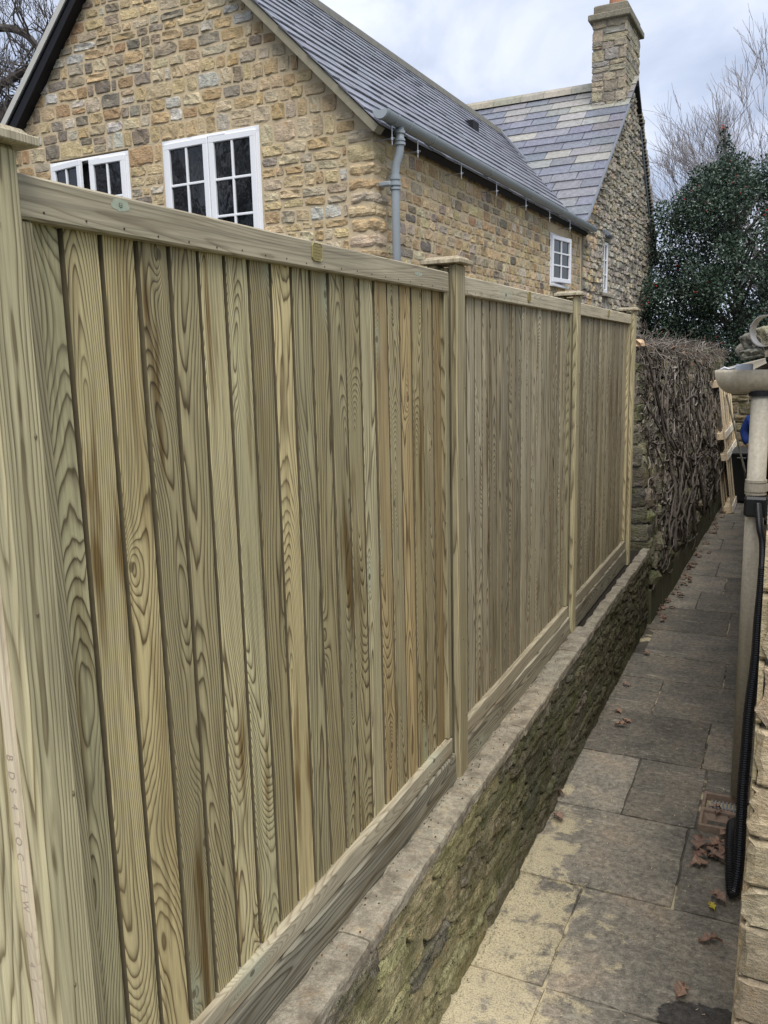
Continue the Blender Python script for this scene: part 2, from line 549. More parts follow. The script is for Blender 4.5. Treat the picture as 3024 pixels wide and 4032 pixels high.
M['ink'] = simple('dark hole', (0.055, 0.042, 0.030), 0.9)
M['stamp'] = simple('faded stamp ink', (0.40, 0.315, 0.235), 0.9, var=0.5, scale=300)
M['whiteplastic'] = simple('white plastic clip', (0.62, 0.66, 0.72), 0.35, var=0.05, spec=0.5)


def glass_mat():
    t = NT('window glass')
    pos = t.node('ShaderNodeNewGeometry').outputs['Position']
    n = t.noise(pos, 7.0, 2.0, 0.5)
    t.set(Base_Color=(0.008, 0.009, 0.010), Roughness=0.03)
    t.b.inputs['Specular IOR Level'].default_value = 0.6
    t.bump(n, 0.05, 0.02)
    return t.m


M['glass'] = glass_mat()


def slate_mat(name, src):
    t = NT(name)
    if src == 'object':
        base = t.node('ShaderNodeObjectInfo').outputs['Color']
    else:
        base = t.node('ShaderNodeAttribute', attribute_name='col').outputs['Color']
    pos = t.node('ShaderNodeNewGeometry').outputs['Position']
    n1 = t.noise(pos, 16.0, 5.0, 0.65)
    n2 = t.noise(t.vmath('ADD', pos, (4.0, 1.0, 9.0)), 42.0, 4.0, 0.7)
    col = t.mix(1.0, base, t.ramp(n1, [(0.3, 0.7), (0.7, 1.3)]), 'MULTIPLY')
    col = t.mix(t.ramp(n2, [(0.57, 0.0), (0.66, 0.75)]), col, (0.40, 0.39, 0.355))
    t.set(Base_Color=col, Roughness=0.36)
    t.b.inputs['Specular IOR Level'].default_value = 0.5
    t.bump(n1, 0.3, 0.006)
    return t.m


def newslate_mat():
    t = NT('new slate')
    base = t.node('ShaderNodeAttribute', attribute_name='col').outputs['Color']
    pos = t.node('ShaderNodeNewGeometry').outputs['Position']
    n1 = t.noise(pos, 14.0, 4.0, 0.6)
    col = t.mix(1.0, base, t.ramp(n1, [(0.3, 0.82), (0.7, 1.18)]), 'MULTIPLY')
    t.set(Base_Color=col, Roughness=0.40)
    t.b.inputs['Specular IOR Level'].default_value = 0.5
    t.bump(n1, 0.2, 0.004)
    return t.m


M['slate'] = slate_mat('old slate', 'object')
M['newslate'] = newslate_mat()
M['tile_j'] = stone('stone roof tile', 'object', lichen=0.5, bumpd=0.006, scale=1.5)


def slab_mat(name='paving slab', bed=False):
    t = NT(name)
    pos = t.node('ShaderNodeNewGeometry').outputs['Position']
    x, y, z = t.sep(pos)[:3]
    rnd = t.node('ShaderNodeObjectInfo').outputs['Random']
    n1 = t.noise(pos, 3.2, 5.0, 0.6)
    n2 = t.noise(pos, 34.0, 5.0, 0.72, dist=0.3)
    n3 = t.noise(pos, 160.0, 2.0, 0.7)
    warp = t.xyz(t.math('MULTIPLY', x, 3.0), t.math('MULTIPLY', y, 11.0), 0.0)
    n4 = t.noise(warp, 2.2, 6.0, 0.68, dist=0.8)
    col = t.ramp(n1, [(0.28, (0.118, 0.110, 0.092)), (0.5, (0.200, 0.180, 0.144)), (0.72, (0.275, 0.225, 0.165))])
    rv = t.math('ADD', t.math('MULTIPLY', rnd, 0.6), 0.72)
    col = t.mix(1.0, col, t.xyz(rv, rv, rv), 'MULTIPLY')
    col = t.mix(1.0, col, t.ramp(n2, [(0.28, 0.45), (0.5, 1.0), (0.72, 1.6)]), 'MULTIPLY')
    col = t.mix(1.0, col, t.ramp(n3, [(0.25, 0.6), (0.75, 1.4)]), 'MULTIPLY')
    # pale worn bands of the riven surface
    col = t.mix(t.ramp(n4, [(0.58, 0.0), (0.66, 0.5), (0.8, 0.8)]), col, (0.46, 0.42, 0.33))
    # jointing sand left on the slabs, thick beside the low wall at the near end
    a = t.math('SUBTRACT', 0.90, t.math('MULTIPLY', t.math('MAXIMUM', t.math('SUBTRACT', x, 0.14), 0.0), 1.05))
    a = t.math('SUBTRACT', a, t.math('MULTIPLY', t.math('MAXIMUM', t.math('SUBTRACT', y, 0.25), 0.0), 0.36))
    a = t.math('MAXIMUM', a, 0.10)
    n5 = t.noise(t.vmath('ADD', pos, (5.0, 3.0, 0.0)), 7.0, 6.0, 0.72, dist=0.5)
    sand = t.math('ADD', a, t.math('MULTIPLY', t.math('SUBTRACT', n5, 0.5), 2.1))
    sand = t.ramp(sand, [(0.0, 0.0), (0.56, 0.0), (0.72, 0.75), (1.0, 0.95)])
    sand = t.math('MULTIPLY', sand, t.ramp(n3, [(0.30, 0.1), (0.55, 1.0)]))
    if bed:
        sand = t.math('MAXIMUM', sand, t.ramp(t.noise(pos, 3.1, 4.0, 0.65), [(0.52, 0.0), (0.60, 0.9)]))
        col = t.mix(0.6, col, (0.03, 0.026, 0.02))
    col = t.mix(sand, col, (0.60, 0.515, 0.325))
    # wet spill at the foot of the near wall
    wx = t.math('DIVIDE', t.math('SUBTRACT', x, 1.0), 0.36)
    wy = t.math('DIVIDE', t.math('SUBTRACT', y, -0.09), 0.17)
    wd = t.math('SQRT', t.math('ADD', t.math('POWER', wx, 2.0), t.math('POWER', wy, 2.0)))
    wd = t.math('ADD', wd, t.math('MULTIPLY', t.math('SUBTRACT', t.noise(pos, 9.0, 4.0, 0.6), 0.5), 1.1))
    wetm = t.ramp(wd, [(0.0, 1.0), (0.52, 1.0), (0.60, 0.0)])
    col = t.mix(wetm, col, t.mix(1.0, col, (0.25, 0.25, 0.27), 'MULTIPLY'))
    rough = t.math('SUBTRACT', 0.78, t.math('MULTIPLY', wetm, 0.62))
    t.set(Base_Color=col, Roughness=rough)
    t.b.inputs['Specular IOR Level'].default_value = 0.4
    t.bump(t.math('ADD', t.math('MULTIPLY', n2, 1.0), t.math('ADD', t.math('MULTIPLY', n4, 0.7), t.math('MULTIPLY', n3, 0.25))), 0.55, 0.008)
    return t.m


M['slab'] = slab_mat()
M['cover'] = simple('dark pitted cover plate', (0.19, 0.178, 0.16), 0.75, var=0.75, scale=70, bump=0.8)
M['bed'] = slab_mat('slab bedding', True)


def leaf_mat(name, c0, c1, rough=0.35, spec=0.4):
    t = NT(name)
    r = t.node('ShaderNodeNewGeometry').outputs['Random Per Island']
    col = t.mix(r, c0, c1)
    t.set(Base_Color=col, Roughness=rough)
    t.b.inputs['Specular IOR Level'].default_value = spec
    return t.m


M['holly'] = leaf_mat('holly leaf', (0.022, 0.045, 0.030), (0.075, 0.115, 0.075), 0.36, 0.5)


def deadleaf_mat():
    t = NT('dead leaf')
    r = t.node('ShaderNodeObjectInfo').outputs['Random']
    tc = t.node('ShaderNodeTexCoord').outputs['Object']
    n = t.noise(tc, 60.0, 4.0, 0.6)
    col = t.ramp(r, [(0.0, (0.19, 0.120, 0.09)), (0.4, (0.31, 0.21, 0.16)), (0.75, (0.36, 0.235, 0.165)), (1.0, (0.25, 0.155, 0.12))])
    col = t.mix(1.0, col, t.ramp(n, [(0.3, 0.65), (0.7, 1.25)]), 'MULTIPLY')
    t.set(Base_Color=col, Roughness=0.7)
    return t.m


M['deadleaf'] = deadleaf_mat()
M['yellowleaf'] = simple('yellow leaf', (0.50, 0.42, 0.06), 0.6, var=0.3, scale=80)
M['greenleaf'] = simple('weed leaf', (0.12, 0.17, 0.05), 0.6, var=0.4, scale=80)


# ------------------------------------------------------------------ projection (for sorting by size only)
def proj_area(pts):
    P = []
    for p in pts:
        d = [p[i] - CAM[i] for i in range(3)]
        q = [sum(R3[k][i] * d[i] for i in range(3)) for k in range(3)]
        if q[2] < 0.1:
            return 0.0
        u, v = 384 + 843.2 * q[0] / q[2], 512 + 843.2 * q[1] / q[2]
        P.append((u, v))
    us, vs_ = [p[0] for p in P], [p[1] for p in P]
    if max(us) < 0 or min(us) > 768 or max(vs_) < 0 or min(vs_) > 1024:
        return 0.0
    a = 0
    for i in range(len(P)):
        x0, y0 = P[i]
        x1, y1 = P[(i + 1) % len(P)]
        a += x0 * y1 - x1 * y0
    return abs(a) / 2


# ------------------------------------------------------------------ rough stones
def unit_stone(seed, nx=6, nz=5, rough=0.35, corner=0.12, strata=1.0):
    """unit block: x,z in -.5...5, front towards -y (depth 1 = proud height), back at y=+1"""
    r = random.Random(seed)
    P = []
    o = Vector((r.random() * 50, r.random() * 50, r.random() * 50))

    def spaced(n):
        inner = [-0.43 + 0.86 * i / (n - 3) for i in range(n - 2)]
        return [-0.5] + inner + [0.5]
    us, vs2 = spaced(nx), spaced(nz)
    cut = [r.uniform(0.0, corner) for _ in range(4)]
    for j in range(nz):
        for i in range(nx):
            u, v = us[i], vs2[j]
            eu, ev = abs(u) * 2, abs(v) * 2
            c = cut[(1 if u > 0 else 0) + (2 if v > 0 else 0)]
            k = 1.0 - c * (eu ** 3) * (ev ** 3)
            rim = i in (0, nx - 1) or j in (0, nz - 1)
            jit = 0.05
            x = u * k + (r.random() - 0.5) * jit + 0.05 * mnoise.noise(Vector((v * 3, seed * 1.3, 0)))
            z = v * k + (r.random() - 0.5) * jit * 1.5 + 0.08 * mnoise.noise(Vector((u * 3, seed * 2.1, 5)))
            h = 0.85 + rough * 1.5 * mnoise.noise(Vector((u * 3.0, v * 2.6 * strata, 0)) + o) + rough * 0.9 * (r.random() - 0.5)
            h += rough * 0.9 * mnoise.noise(Vector((u * 7.0, v * 7.0 * strata, 3)) + o)
            if rim:
                h = min(h, 0.55) * r.uniform(0.35, 1.0)
            P.append((x, -h, z))
    F = [(j * nx + i, j * nx + i + 1, (j + 1) * nx + i + 1, (j + 1) * nx + i) for j in range(nz - 1) for i in range(nx - 1)]
    ring = [i for i in range(nx)] + [j * nx + nx - 1 for j in range(1, nz)] + [(nz - 1) * nx + i for i in range(nx - 2, -1, -1)] + [j * nx for j in range(nz - 2, 0, -1)]
    b = len(P)
    for k in ring:
        P.append((P[k][0], 1.0, P[k][2]))
    n = len(ring)
    F += [(ring[(k + 1) % n], ring[k], b + k, b + (k + 1) % n) for k in range(n)]
    return P, F


UNITS = [unit_stone(100 + s, 7, 5, rough=0.75, corner=0.2) for s in range(20)]
FINE = [unit_stone(300 + s, 13, 9, 0.36, 0.05, 1.6) for s in range(10)]
BLOCK = [unit_stone(400 + s, 8, 7, 0.28, 0.05) for s in range(8)]
UM = {}


def unit_mesh(pool, i, mat, tagname):
    key = (tagname, i, mat.name)
    if key not in UM:
        mb = MB()
        mb.poly(*pool[i])
        UM[key] = mb.mesh('stone', mat, pool is FINE)
    return UM[key]


def rubble(z0, z1, rowh, ww, gap, intervals, r, split=0.25):
    out = []
    z = z0
    while z < z1 - 0.02:
        h = r.uniform(*rowh)
        for a, b in intervals(z, z + h):
            x = a
            while x < b - 0.03:
                w = r.uniform(*ww) * (1.25 if r.random() < 0.2 else 1.0)
                if b - (x + w) < ww[0] * 0.7:
                    w = b - x
                g = gap * r.uniform(0.7, 1.4)
                zo = r.uniform(-0.006, 0.006) * (1 + 2 * (gap < 0.013 and gap > 0.011))
                if h > 0.12 and w > 0.14 and r.random() < split:
                    zm = z + h * r.uniform(0.4, 0.6)
                    out.append((x + g / 2, x + w - g / 2, z + g / 2 + zo, zm - g * 0.35))
                    out.append((x + g / 2, x + w - g / 2, zm + g * 0.35, z + h - g / 2 + zo))
                else:
                    out.append((x + g / 2, x + w - g / 2, z + g / 2 + zo, z + h - g / 2 + zo))
                x += w
        z += h
    return out


def stone_mtx(wall, rect, proud):
    """wall: 4x4 matrix, local X along the wall, Z up, -Y out"""
    a0, a1, z0, z1 = rect
    m = Matrix.Translation(((a0 + a1) / 2, 0, (z0 + z1) / 2)) @ Matrix.Diagonal((a1 - a0, proud, z1 - z0, 1.0))
    return wall @ m


def lay(parent, root_mtx, wall, rects, colf, mat_o, mat_j, r, nmax, proud=(0.012, 0.03), name='stone', pool=None, poolname='u', joined_parent=None, roll=0.02):
    """largest nmax stones as objects, the rest joined"""
    pool = pool or UNITS
    items = []
    for rc in rects:
        cs = [(rc[0], 0, rc[2]), (rc[1], 0, rc[2]), (rc[1], 0, rc[3]), (rc[0], 0, rc[3])]
        items.append((proj_area([root_mtx @ (wall @ Vector(c)) for c in cs]), rc))
    items.sort(key=lambda t: -t[0])
    mb = MB()
    for k, (ar, rc) in enumerate(items):
        pr = r.uniform(*proud)
        m = stone_mtx(wall, rc, pr) @ Matrix.Rotation(r.uniform(-roll, roll), 4, 'Y')
        c = colf((rc[0] + rc[1]) / 2, (rc[2] + rc[3]) / 2, r)
        i = r.randrange(len(pool))
        if r.random() < 0.5:
            m = m @ Matrix.Diagonal((1, 1, 1, 1))
        if k < nmax and ar > 12:
            link(name, unit_mesh(pool, i, mat_o, poolname), parent, m, c)
        else:
            P, F = pool[i]
            mb.poly([m @ Vector(p) for p in P], F, c)
    if mb.v:
        mb.build(name + '_infill', mat_j, joined_parent or parent, kind='stuff')


def jitc(c, r, v=0.18, h=0.06):
    k = r.uniform(1 - v, 1 + v)
    return tuple(max(0.01, x * k * r.uniform(1 - h, 1 + h)) for x in c)


# ------------------------------------------------------------------ the ground
structure(MB().poly([(-400, -400, -0.12), (400, -400, -0.12), (400, 900, -0.12), (-400, 900, -0.12)], [(0, 1, 2, 3)]).build(
    'ground', simple('rough grass ground', (0.06, 0.075, 0.03), 1.0, var=0.4, scale=0.6)))
structure(MB().box(-60, -0.13, -30, 60, -0.1, 0.655).build('garden_soil', M['dark']))
path = structure(MB().box(-0.02, 1.35, -6.0, 13.0, -0.1, -0.014).build('path', M['bed']))


def slab_mesh(w, l, seed):
    r = random.Random(seed)
    mb = MB()
    nx, ny = max(3, int(w / 0.07)), max(3, int(l / 0.07))
    P = []
    for j in range(ny + 1):
        for i in range(nx + 1):
            ex, ey = i in (0, nx), j in (0, ny)
            x = w * i / nx + ((r.random() - 0.5) * 0.007 if ex else 0)
            y = l * j / ny + ((r.random() - 0.5) * 0.007 if ey else 0)
            z = 0.003 * mnoise.noise(Vector((x * 7 + seed, y * 7, 0))) - (0.004 if ex or ey else 0)
            P.append((x, y, z))
    W = nx + 1
    F = [(j * W + i, j * W + i + 1, (j + 1) * W + i + 1, (j + 1) * W + i) for j in range(ny) for i in range(nx)]
    ring = [i for i in range(W)] + [j * W + nx for j in range(1, ny + 1)] + [ny * W + i for i in range(nx - 1, -1, -1)] + [j * W for j in range(ny - 1, 0, -1)]
    b = len(P)
    for k in ring:
        P.append((P[k][0], P[k][1], -0.04))
    n = len(ring)
    F += [(ring[(k + 1) % n], ring[k], b + k, b + (k + 1) % n) for k in range(n)]
    mb.poly(P, F)
    return mb.mesh('slab', M['slab'])


ROWS = [(-1.35, -0.80, [0.02, 0.62, 1.2]), (-0.80, -0.15, [0.02, 0.39, 1.04]), (-0.15, 0.52, [0.02, 0.38, 1.04]), (0.52, 1.20, [0.02, 0.76, 1.2]),
        (1.20, 1.87, [0.02, 0.43, 0.79]), (1.87, 2.53, [0.02, 0.76, 1.2]), (2.53, 3.18, [0.02, 0.39, 1.05]), (3.18, 3.70, [0.02, 0.785, 1.2]),
        (3.70, 4.36, [0.16, 0.86, 1.2]), (4.36, 5.07, [0.02, 0.735, 1.2]), (5.07, 5.73, [0.02, 0.42, 1.05]), (5.73, 6.4, [0.02, 0.62, 1.2]),
        (6.4, 7.1, [0.02, 0.5, 1.1]), (7.1, 7.77, [0.02, 0.72, 1.2]), (7.77, 8.38, [0.02, 0.45, 1.1]), (8.38, 9.1, [0.02, 0.74, 1.3]),
        (9.1, 9.64, [0.02, 0.51, 1.15]), (9.64, 10.33, [0.02, 0.75, 1.3]), (10.33, 10.85, [0.02, 0.56, 1.2]), (10.85, 11.6, [0.02, 0.7, 1.3]), (11.6, 12.4, [0.02, 0.5, 1.2])]
for k, (y0, y1, xs) in enumerate(ROWS):
    for i in range(len(xs) - 1):
        g = 0.005
        me = slab_mesh(xs[i + 1] - xs[i] - 2 * g, y1 - y0 - 2 * g, k * 7 + i)
        s = link('slab', me, path, Matrix.Translation((xs[i] + g, y0 + g, rng.uniform(-0.003, 0.003))) @ Matrix.Rotation(rng.uniform(-0.004, 0.004), 4, 'Z'))
me = slab_mesh(0.236, 0.30, 991)     # beside the drain
link('slab', me, path, Matrix.Translation((0.80, 1.565, 0.001)))

# ------------------------------------------------------------------ the low wall
low = thing('low_wall', 'low rough mossy stone retaining wall running below the timber fence', 'wall', (0, 0, 0))
rw = random.Random(21)
MB().box(-0.125, 0.052, -3.2, 4.44, -0.1, 0.652).build('wall_core', M['oldmortar'], low)
MB().box(-0.10, 0.05, 1.9, 4.43, 0.6525, 0.664).build('soil_strip', M['dark'], low)
side_w = frame((0, 1, 0), (-1, 0, 0), (0, 0, 1), (0.075, 0, 0))     # faces +x


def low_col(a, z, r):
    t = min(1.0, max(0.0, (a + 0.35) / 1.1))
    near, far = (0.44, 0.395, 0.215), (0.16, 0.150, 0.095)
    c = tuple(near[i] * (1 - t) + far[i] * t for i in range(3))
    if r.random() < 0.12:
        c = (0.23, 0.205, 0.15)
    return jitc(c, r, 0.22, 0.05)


rects = []
for p_, q_ in ((-0.02, 0.09), (0.09, 0.17), (0.17, 0.29), (0.29, 0.36), (0.36, 0.47), (0.47, 0.56), (0.56, 0.652)):
    rects += rubble(p_, q_ - 0.001, (q_ - p_, q_ - p_), (0.14, 0.45), 0.007, lambda a, b: [(-3.1 + 0.07 * rw.random(), 4.43)], rw, 0.1)
rects = [rc for rc in rects if rc[1] > -1.6]
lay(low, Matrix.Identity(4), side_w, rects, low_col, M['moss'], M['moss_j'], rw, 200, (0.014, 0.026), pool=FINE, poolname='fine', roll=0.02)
COPE = [4.44, 4.26, 4.13, 3.91, 3.61, 3.38, 3.11, 2.59, 2.07, 1.62, 1.07, 0.55, 0.02, -0.46, -1.0, -1.6, -2.2, -3.2]


def cope_mesh(l, wdt, seed):
    r = random.Random(seed)
    ny, nx = max(4, int(l / 0.045)), 6
    P = []
    for j in range(ny + 1):
        for i in range(nx + 1):
            u, v = i / nx, j / ny
            y = v * l
            x = u * wdt
            z = 0.0 + 0.003 * mnoise.noise(Vector((x * 25, y * 14 + seed, 3)))
            if i == nx:
                x += 0.006 * mnoise.noise(Vector((y * 7 + seed, 1, 2))) + 0.003 * mnoise.noise(Vector((y * 31, seed, 2)))
                z -= 0.005
            if i == nx - 1:
                z -= 0.001
            if i == 0:
                x += 0.012 * mnoise.noise(Vector((y * 9 + seed, 5, 2)))
                z -= 0.006
            if j in (0, ny):
                z -= 0.002
            P.append((x, y, z))
    W = nx + 1
    F = [(j * W + i, j * W + i + 1, (j + 1) * W + i + 1, (j + 1) * W + i) for j in range(ny) for i in range(nx)]
    ring = [i for i in range(W)] + [j * W + nx for j in range(1, ny + 1)] + [ny * W + i for i in range(nx - 1, -1, -1)] + [j * W for j in range(ny - 1, 0, -1)]
    prev = ring
    n = len(ring)
    for dz in (-0.014, -0.030, -0.044):
        b = len(P)
        for k in ring:
            x, y, z = P[k]
            if k % W == nx:
                x += 0.005 * mnoise.noise(Vector((y * 22, dz * 60, seed))) + 0.002
            P.append((x, y, dz))
        cur = list(range(b, b + n))
        F += [(prev[(k + 1) % n], prev[k], cur[k], cur[(k + 1) % n]) for k in range(n)]
        prev = cur
    mb = MB()
    mb.poly(P, F)
    return mb.mesh('coping_stone', M['cope'])


for k in range(len(COPE) - 1):
    y1, y0 = COPE[k], COPE[k + 1]
    g = 0.0022
    inner = 0.026 if y0 > 2.0 else (-0.012)
    c = jitc((0.31, 0.276, 0.205) if y0 < 1.0 else (0.27, 0.248, 0.19), rw, 0.08, 0.015)
    link('coping_stone', cope_mesh(y1 - y0 - 2 * g, 0.096 - inner + rw.uniform(-0.006, 0.006), k + 3), low,
         Matrix.Translation((inner, y0 + g, 0.694 + rw.uniform(-0.003, 0.003))), c)

# ------------------------------------------------------------------ the timber fence
POSTS = [(-2.004, -1.914), (0.0, 0.094), (1.925, 2.012), (3.874, 3.962)]
FX = frame((0, -1, 0), (1, 0, 0), (0, 0, 1))      # timber upright, front towards +x
FY = frame((0, 0, 1), (1, 0, 0), (0, 1, 0))       # timber lying along +y, front towards +x
POST_LAB = ['nearest fence post at the left edge of the picture with a moulded cap',
            'second fence post, between the long near panel and the middle panel',
            'third fence post, between the middle panel and the farthest panel',
            'farthest fence post, standing against the end of the creeper wall']


def timber(name, w, t, L, mtx, parent, mat, b=0.004, mesh=None):
    """local X width (centred), Y from -t to 0 (front face at y=0), Z from 0 to L"""
    if mesh is None:
        mb = MB()
        mb.rbox(-w / 2, w / 2, -t, 0, 0, L, b)
        mesh = mb.mesh(name, mat)
    return link(name, mesh, parent, mtx)


for k, (y0, y1) in enumerate(POSTS):
    yc, w = (y0 + y1) / 2, y1 - y0
    z0 = 0.45
    root = thing('fence_post', POST_LAB[k], 'fence post', (0, yc, z0), group='slotted fence posts')
    H = 2.66 - z0
    ft = 0.037 if k == 0 else 0.030
    bx = -0.0675 if k == 0 else -0.080
    timber('front_flange', w, ft, H, FX, root, M['post'], 0.007)
    timber('back_flange', w, 0.11 if k == 0 else 0.036, H, Matrix.Translation((bx, 0, 0)) @ FX, root, M['post'], 0.006)
    timber('web', w * 0.3, -bx - ft - 0.0004, H - 0.01, Matrix.Translation((-ft - 0.0002, 0.012 if k == 0 else 0, 0)) @ FX, root, M['post'], 0.002)
    # moulded cap: overhanging slab with a bevelled upper block
    mb = MB()
    a, e, dx0, dx1 = w / 2 + 0.022, w / 2 - 0.002, -0.132, 0.024
    mb.rbox(-a, a, -0.156, 0, 0, 0.015, 0.002)
    P = [(-a + .010, -0.147, .015), (a - .010, -0.147, .015), (a - .010, -.009, .015), (-a + .010, -.009, .015),
         (-a + .018, -0.138, .025), (a - .018, -0.138, .025), (a - .018, -.018, .025), (-a + .018, -.018, .025)]
    mb.poly(P, [(4, 5, 6, 7), (0, 1, 5, 4), (1, 2, 6, 5), (2, 3, 7, 6), (3, 0, 4, 7)])
    link('cap', mb.mesh('cap', M['rail']), root, Matrix.Translation((0.024, 0, H)) @ FX)
    # nail holes down the front
    for q in range(7):
        zz = 0.18 + q * 0.32 + rng.uniform(-0.03, 0.03)
        if zz > H - 0.1:
            continue
        yy = rng.uniform(0.2, 0.38) * w * (1 if q % 2 else -0.2)
        hm = MB()
        hm.tube([(0.0004, 0, -0.006), (0.0007, 0, 0), (0.0004, 0, 0.005)], [0.001, 0.003, 0.001], 6)
        link('nail_hole', hm.mesh('nail_hole', M['sawn']), root, Matrix.Translation((0, yy, zz)))

PITCH = 0.0915
bm_ = MB()
hw = 0.0455
bm_.prism([(hw - 0.0022, -0.034), (hw - 0.0022, -0.0240), (hw - 0.0080, -0.0240), (hw - 0.0086, -0.0012), (hw - 0.0098, 0.0),
           (-hw + 0.0048, 0.0), (-hw + 0.0022, -0.0035), (-hw + 0.0022, -0.034)], 0.0, 1.74)
BOARD = bm_.mesh('board', M['board'])
BOARD2 = bm_.mesh('board', M['board2'])
for me_ in (BOARD, BOARD2):      # groove faces: joint shade painted in as a darker brown
    me_.materials.append(M['sawn'])  # painted joint shade, not a sawn surface
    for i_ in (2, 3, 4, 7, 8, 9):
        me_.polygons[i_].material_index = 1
bm_ = MB()
bm_.rbox(-0.0346, 0.0346, -0.034, 0, 0, 1.0, 0.003)
RAILX = -0.0196


def badge(parent, y, z, sc=1.0):
    mb = MB()
    a, b, c = 0.026 * sc, 0.0225 * sc, 0.008 * sc
    prof = [(-a + c, -b), (a - c, -b), (a, -b + c), (a, b - c), (a - c, b), (-a + c, b), (-a, b - c), (-a, -b + c)]
    mb.prism(prof, 0.0, 0.0022, 'x')
    for s in range(8):
        p, q = prof[s], prof[(s + 1) % 8]
        mb.tube([(0.0026, p[0] * .96, p[1] * .96), (0.0026, q[0] * .96, q[1] * .96)], 0.0012, 4)
    o = link('badge', mb.mesh('badge', M['brass']), parent, Matrix.Translation((RAILX + 0.0004, y, z)))
    o['label'] = 'small eight-sided brass maker plate with raised lettering'
    r = random.Random(5)
    mb = MB()
    for row in range(5):
        zz = 0.0152 - row * 0.0076
        yy = -0.019 + (0.004 if row in (0, 4) else 0)
        while yy < 0.018 - (0.004 if row in (0, 4) else 0):
            wl = r.uniform(0.0012, 0.003)
            mb.box(0.0022, 0.0033, yy, yy + wl, zz - 0.0022, zz + 0.0022)
            yy += wl + 0.0012
    link('lettering', mb.mesh('lettering', M['brass']), o)


PANELS = [(-1.906, -0.026, 'longest-looking near fence panel of upright greenish boards with brass badge', -0.967),
          (0.115, 1.896, 'middle fence panel of upright boards between the second and third posts', 1.006),
          (2.035, 3.842, 'farthest fence panel of upright boards, its lower boards weathered darker', 2.925)]
GB_LAB = ['gravel board with bold grain along the foot of the near fence panel',
          'gravel board with swirling grain along the foot of the middle panel',
          'gravel board above the dark soil gap at the foot of the farthest panel']


def panel(y0, y1, label, by, board, zb=0.862, zt=2.6277, full=True):
    yc = (y0 + y1) / 2
    root = thing('fence_section', label, 'fence panel', (0, yc, zb), group='boarded fence panels')
    # boards
    n = int(round((y1 - y0 - 0.02) / PITCH))
    st = (y1 - y0 - 0.02) / n
    for i in range(n):
        yy = y0 + 0.01 + st * (i + 0.5) - yc
        m = Matrix.Translation((-0.043 + rng.uniform(-0.0012, 0.0012), yy, -0.01)) @ FX @ Matrix.Diagonal((st / PITCH, 1, 1, 1))
        link('board', board, root, m)
    L = y1 - y0
    for zc, hgt in ((zt - 0.0346 - zb, 0.0692),):
        mb = MB()
        mb.rbox(-hgt / 2, hgt / 2, -0.040, 0, 0, L, 0.004)
        link('top_rail', mb.mesh('top_rail', M['rail']), root, Matrix.Translation((RAILX, y0 - yc, zc)) @ FY)
    mb = MB()
    mb.rbox(-0.033, 0.033, -0.038, 0, 0, L, 0.004)
    link('bottom_rail', mb.mesh('bottom_rail', M['rail']), root, Matrix.Translation((RAILX - 0.002, y0 - yc, -0.026)) @ FY)
    for s in (0, 1):
        yy = (y0 + 0.014 if s == 0 else y1 - 0.010) - yc
        timber('stile', 0.036, 0.034, zt - 0.071 - zb - 0.01, Matrix.Translation((RAILX - 0.006, yy, 0.010)) @ FX, root, M['post'], 0.003)
    # nail heads under the top rail
    for i in range(n):
        yy = y0 + 0.05 + st * i - yc
        nm = MB()
        nm.tube([(0.0, 0, 0), (0.0006, 0, 0)], 0.0022, 6)
        link('nail', nm.mesh('nail', M['ink']), root, Matrix.Translation((RAILX + 0.0002, yy, zt - 0.058 - zb + rng.uniform(-.003, .003))))
    if by is not None:
        badge(root, by - yc, zt - 0.027 - zb)
    return root


def knot(parent, y, z, w, h, halo, x=RAILX):
    for (k, mat, off) in ((1.0, M['halo'], 0.0004), (0.42, M['knotring'], 0.0008), (0.30, M['halo'], 0.0012), (0.12, M['ink'], 0.0016)):
        mb = MB()
        n = 18
        P = [(x + off, y, z)]
        for i in range(n):
            a = 2 * math.pi * i / n
            f = k * (1 + 0.25 * mnoise.noise(Vector((math.cos(a) * 2, math.sin(a) * 2, y * 9 + k))))
            ww = w if k == 1.0 else h * 1.15
            P.append((x + off, y + ww * math.cos(a) * f, z + h * math.sin(a) * f))
        mb.poly(P, [(0, i + 1, (i + 1) % n + 1) for i in range(n)])
        if k < 1.0 or halo:
            mb.build('knot_mark', mat, parent)


M['halo'] = simple('green preservative stain', (0.37, 0.41, 0.31), 0.8, var=0.3, scale=90)
M['knotring'] = simple('knot ring', (0.15, 0.14, 0.095), 0.8, var=0.4, scale=120)
for (y0, y1, lab, by) in PANELS:
    pn = panel(y0, y1, lab, by, BOARD if y0 < 0 else BOARD2)
    if y0 < 0:
        knot(pn, -1.675 + 0.966, 2.611 - 0.862, 0.024, 0.011, True)
        knot(pn, -0.30 + 0.966, 2.60 - 0.862, 0.03, 0.006, True)
for k, (y0, y1, lab, by) in enumerate(PANELS):
    root = thing('gravel_board', lab and GB_LAB[k], 'gravel board', (0, y0, 0.672), group='gravel boards')
    mb = MB()
    mb.rbox(-0.062, 0.062, -0.040, 0, 0, y1 - y0 + 0.016, 0.005)
    link('board', mb.mesh('board', M['gboard']), root, Matrix.Translation((RAILX + 0.007, -0.004, 0.066)) @ FY)

# the open slot of the nearest post is packed with a pale stamped strip
bat = thing('timber_strip', 'pale timber strip with faint stamped lettering packed into the slot of the nearest post', 'timber strip', (-0.052, -1.985, 0.45))
mb = MB()
mb.rbox(-0.0146, 0.0146, -0.018, 0.018, 0, 2.18, 0.004)
mb.build('strip', M['pale'], bat)


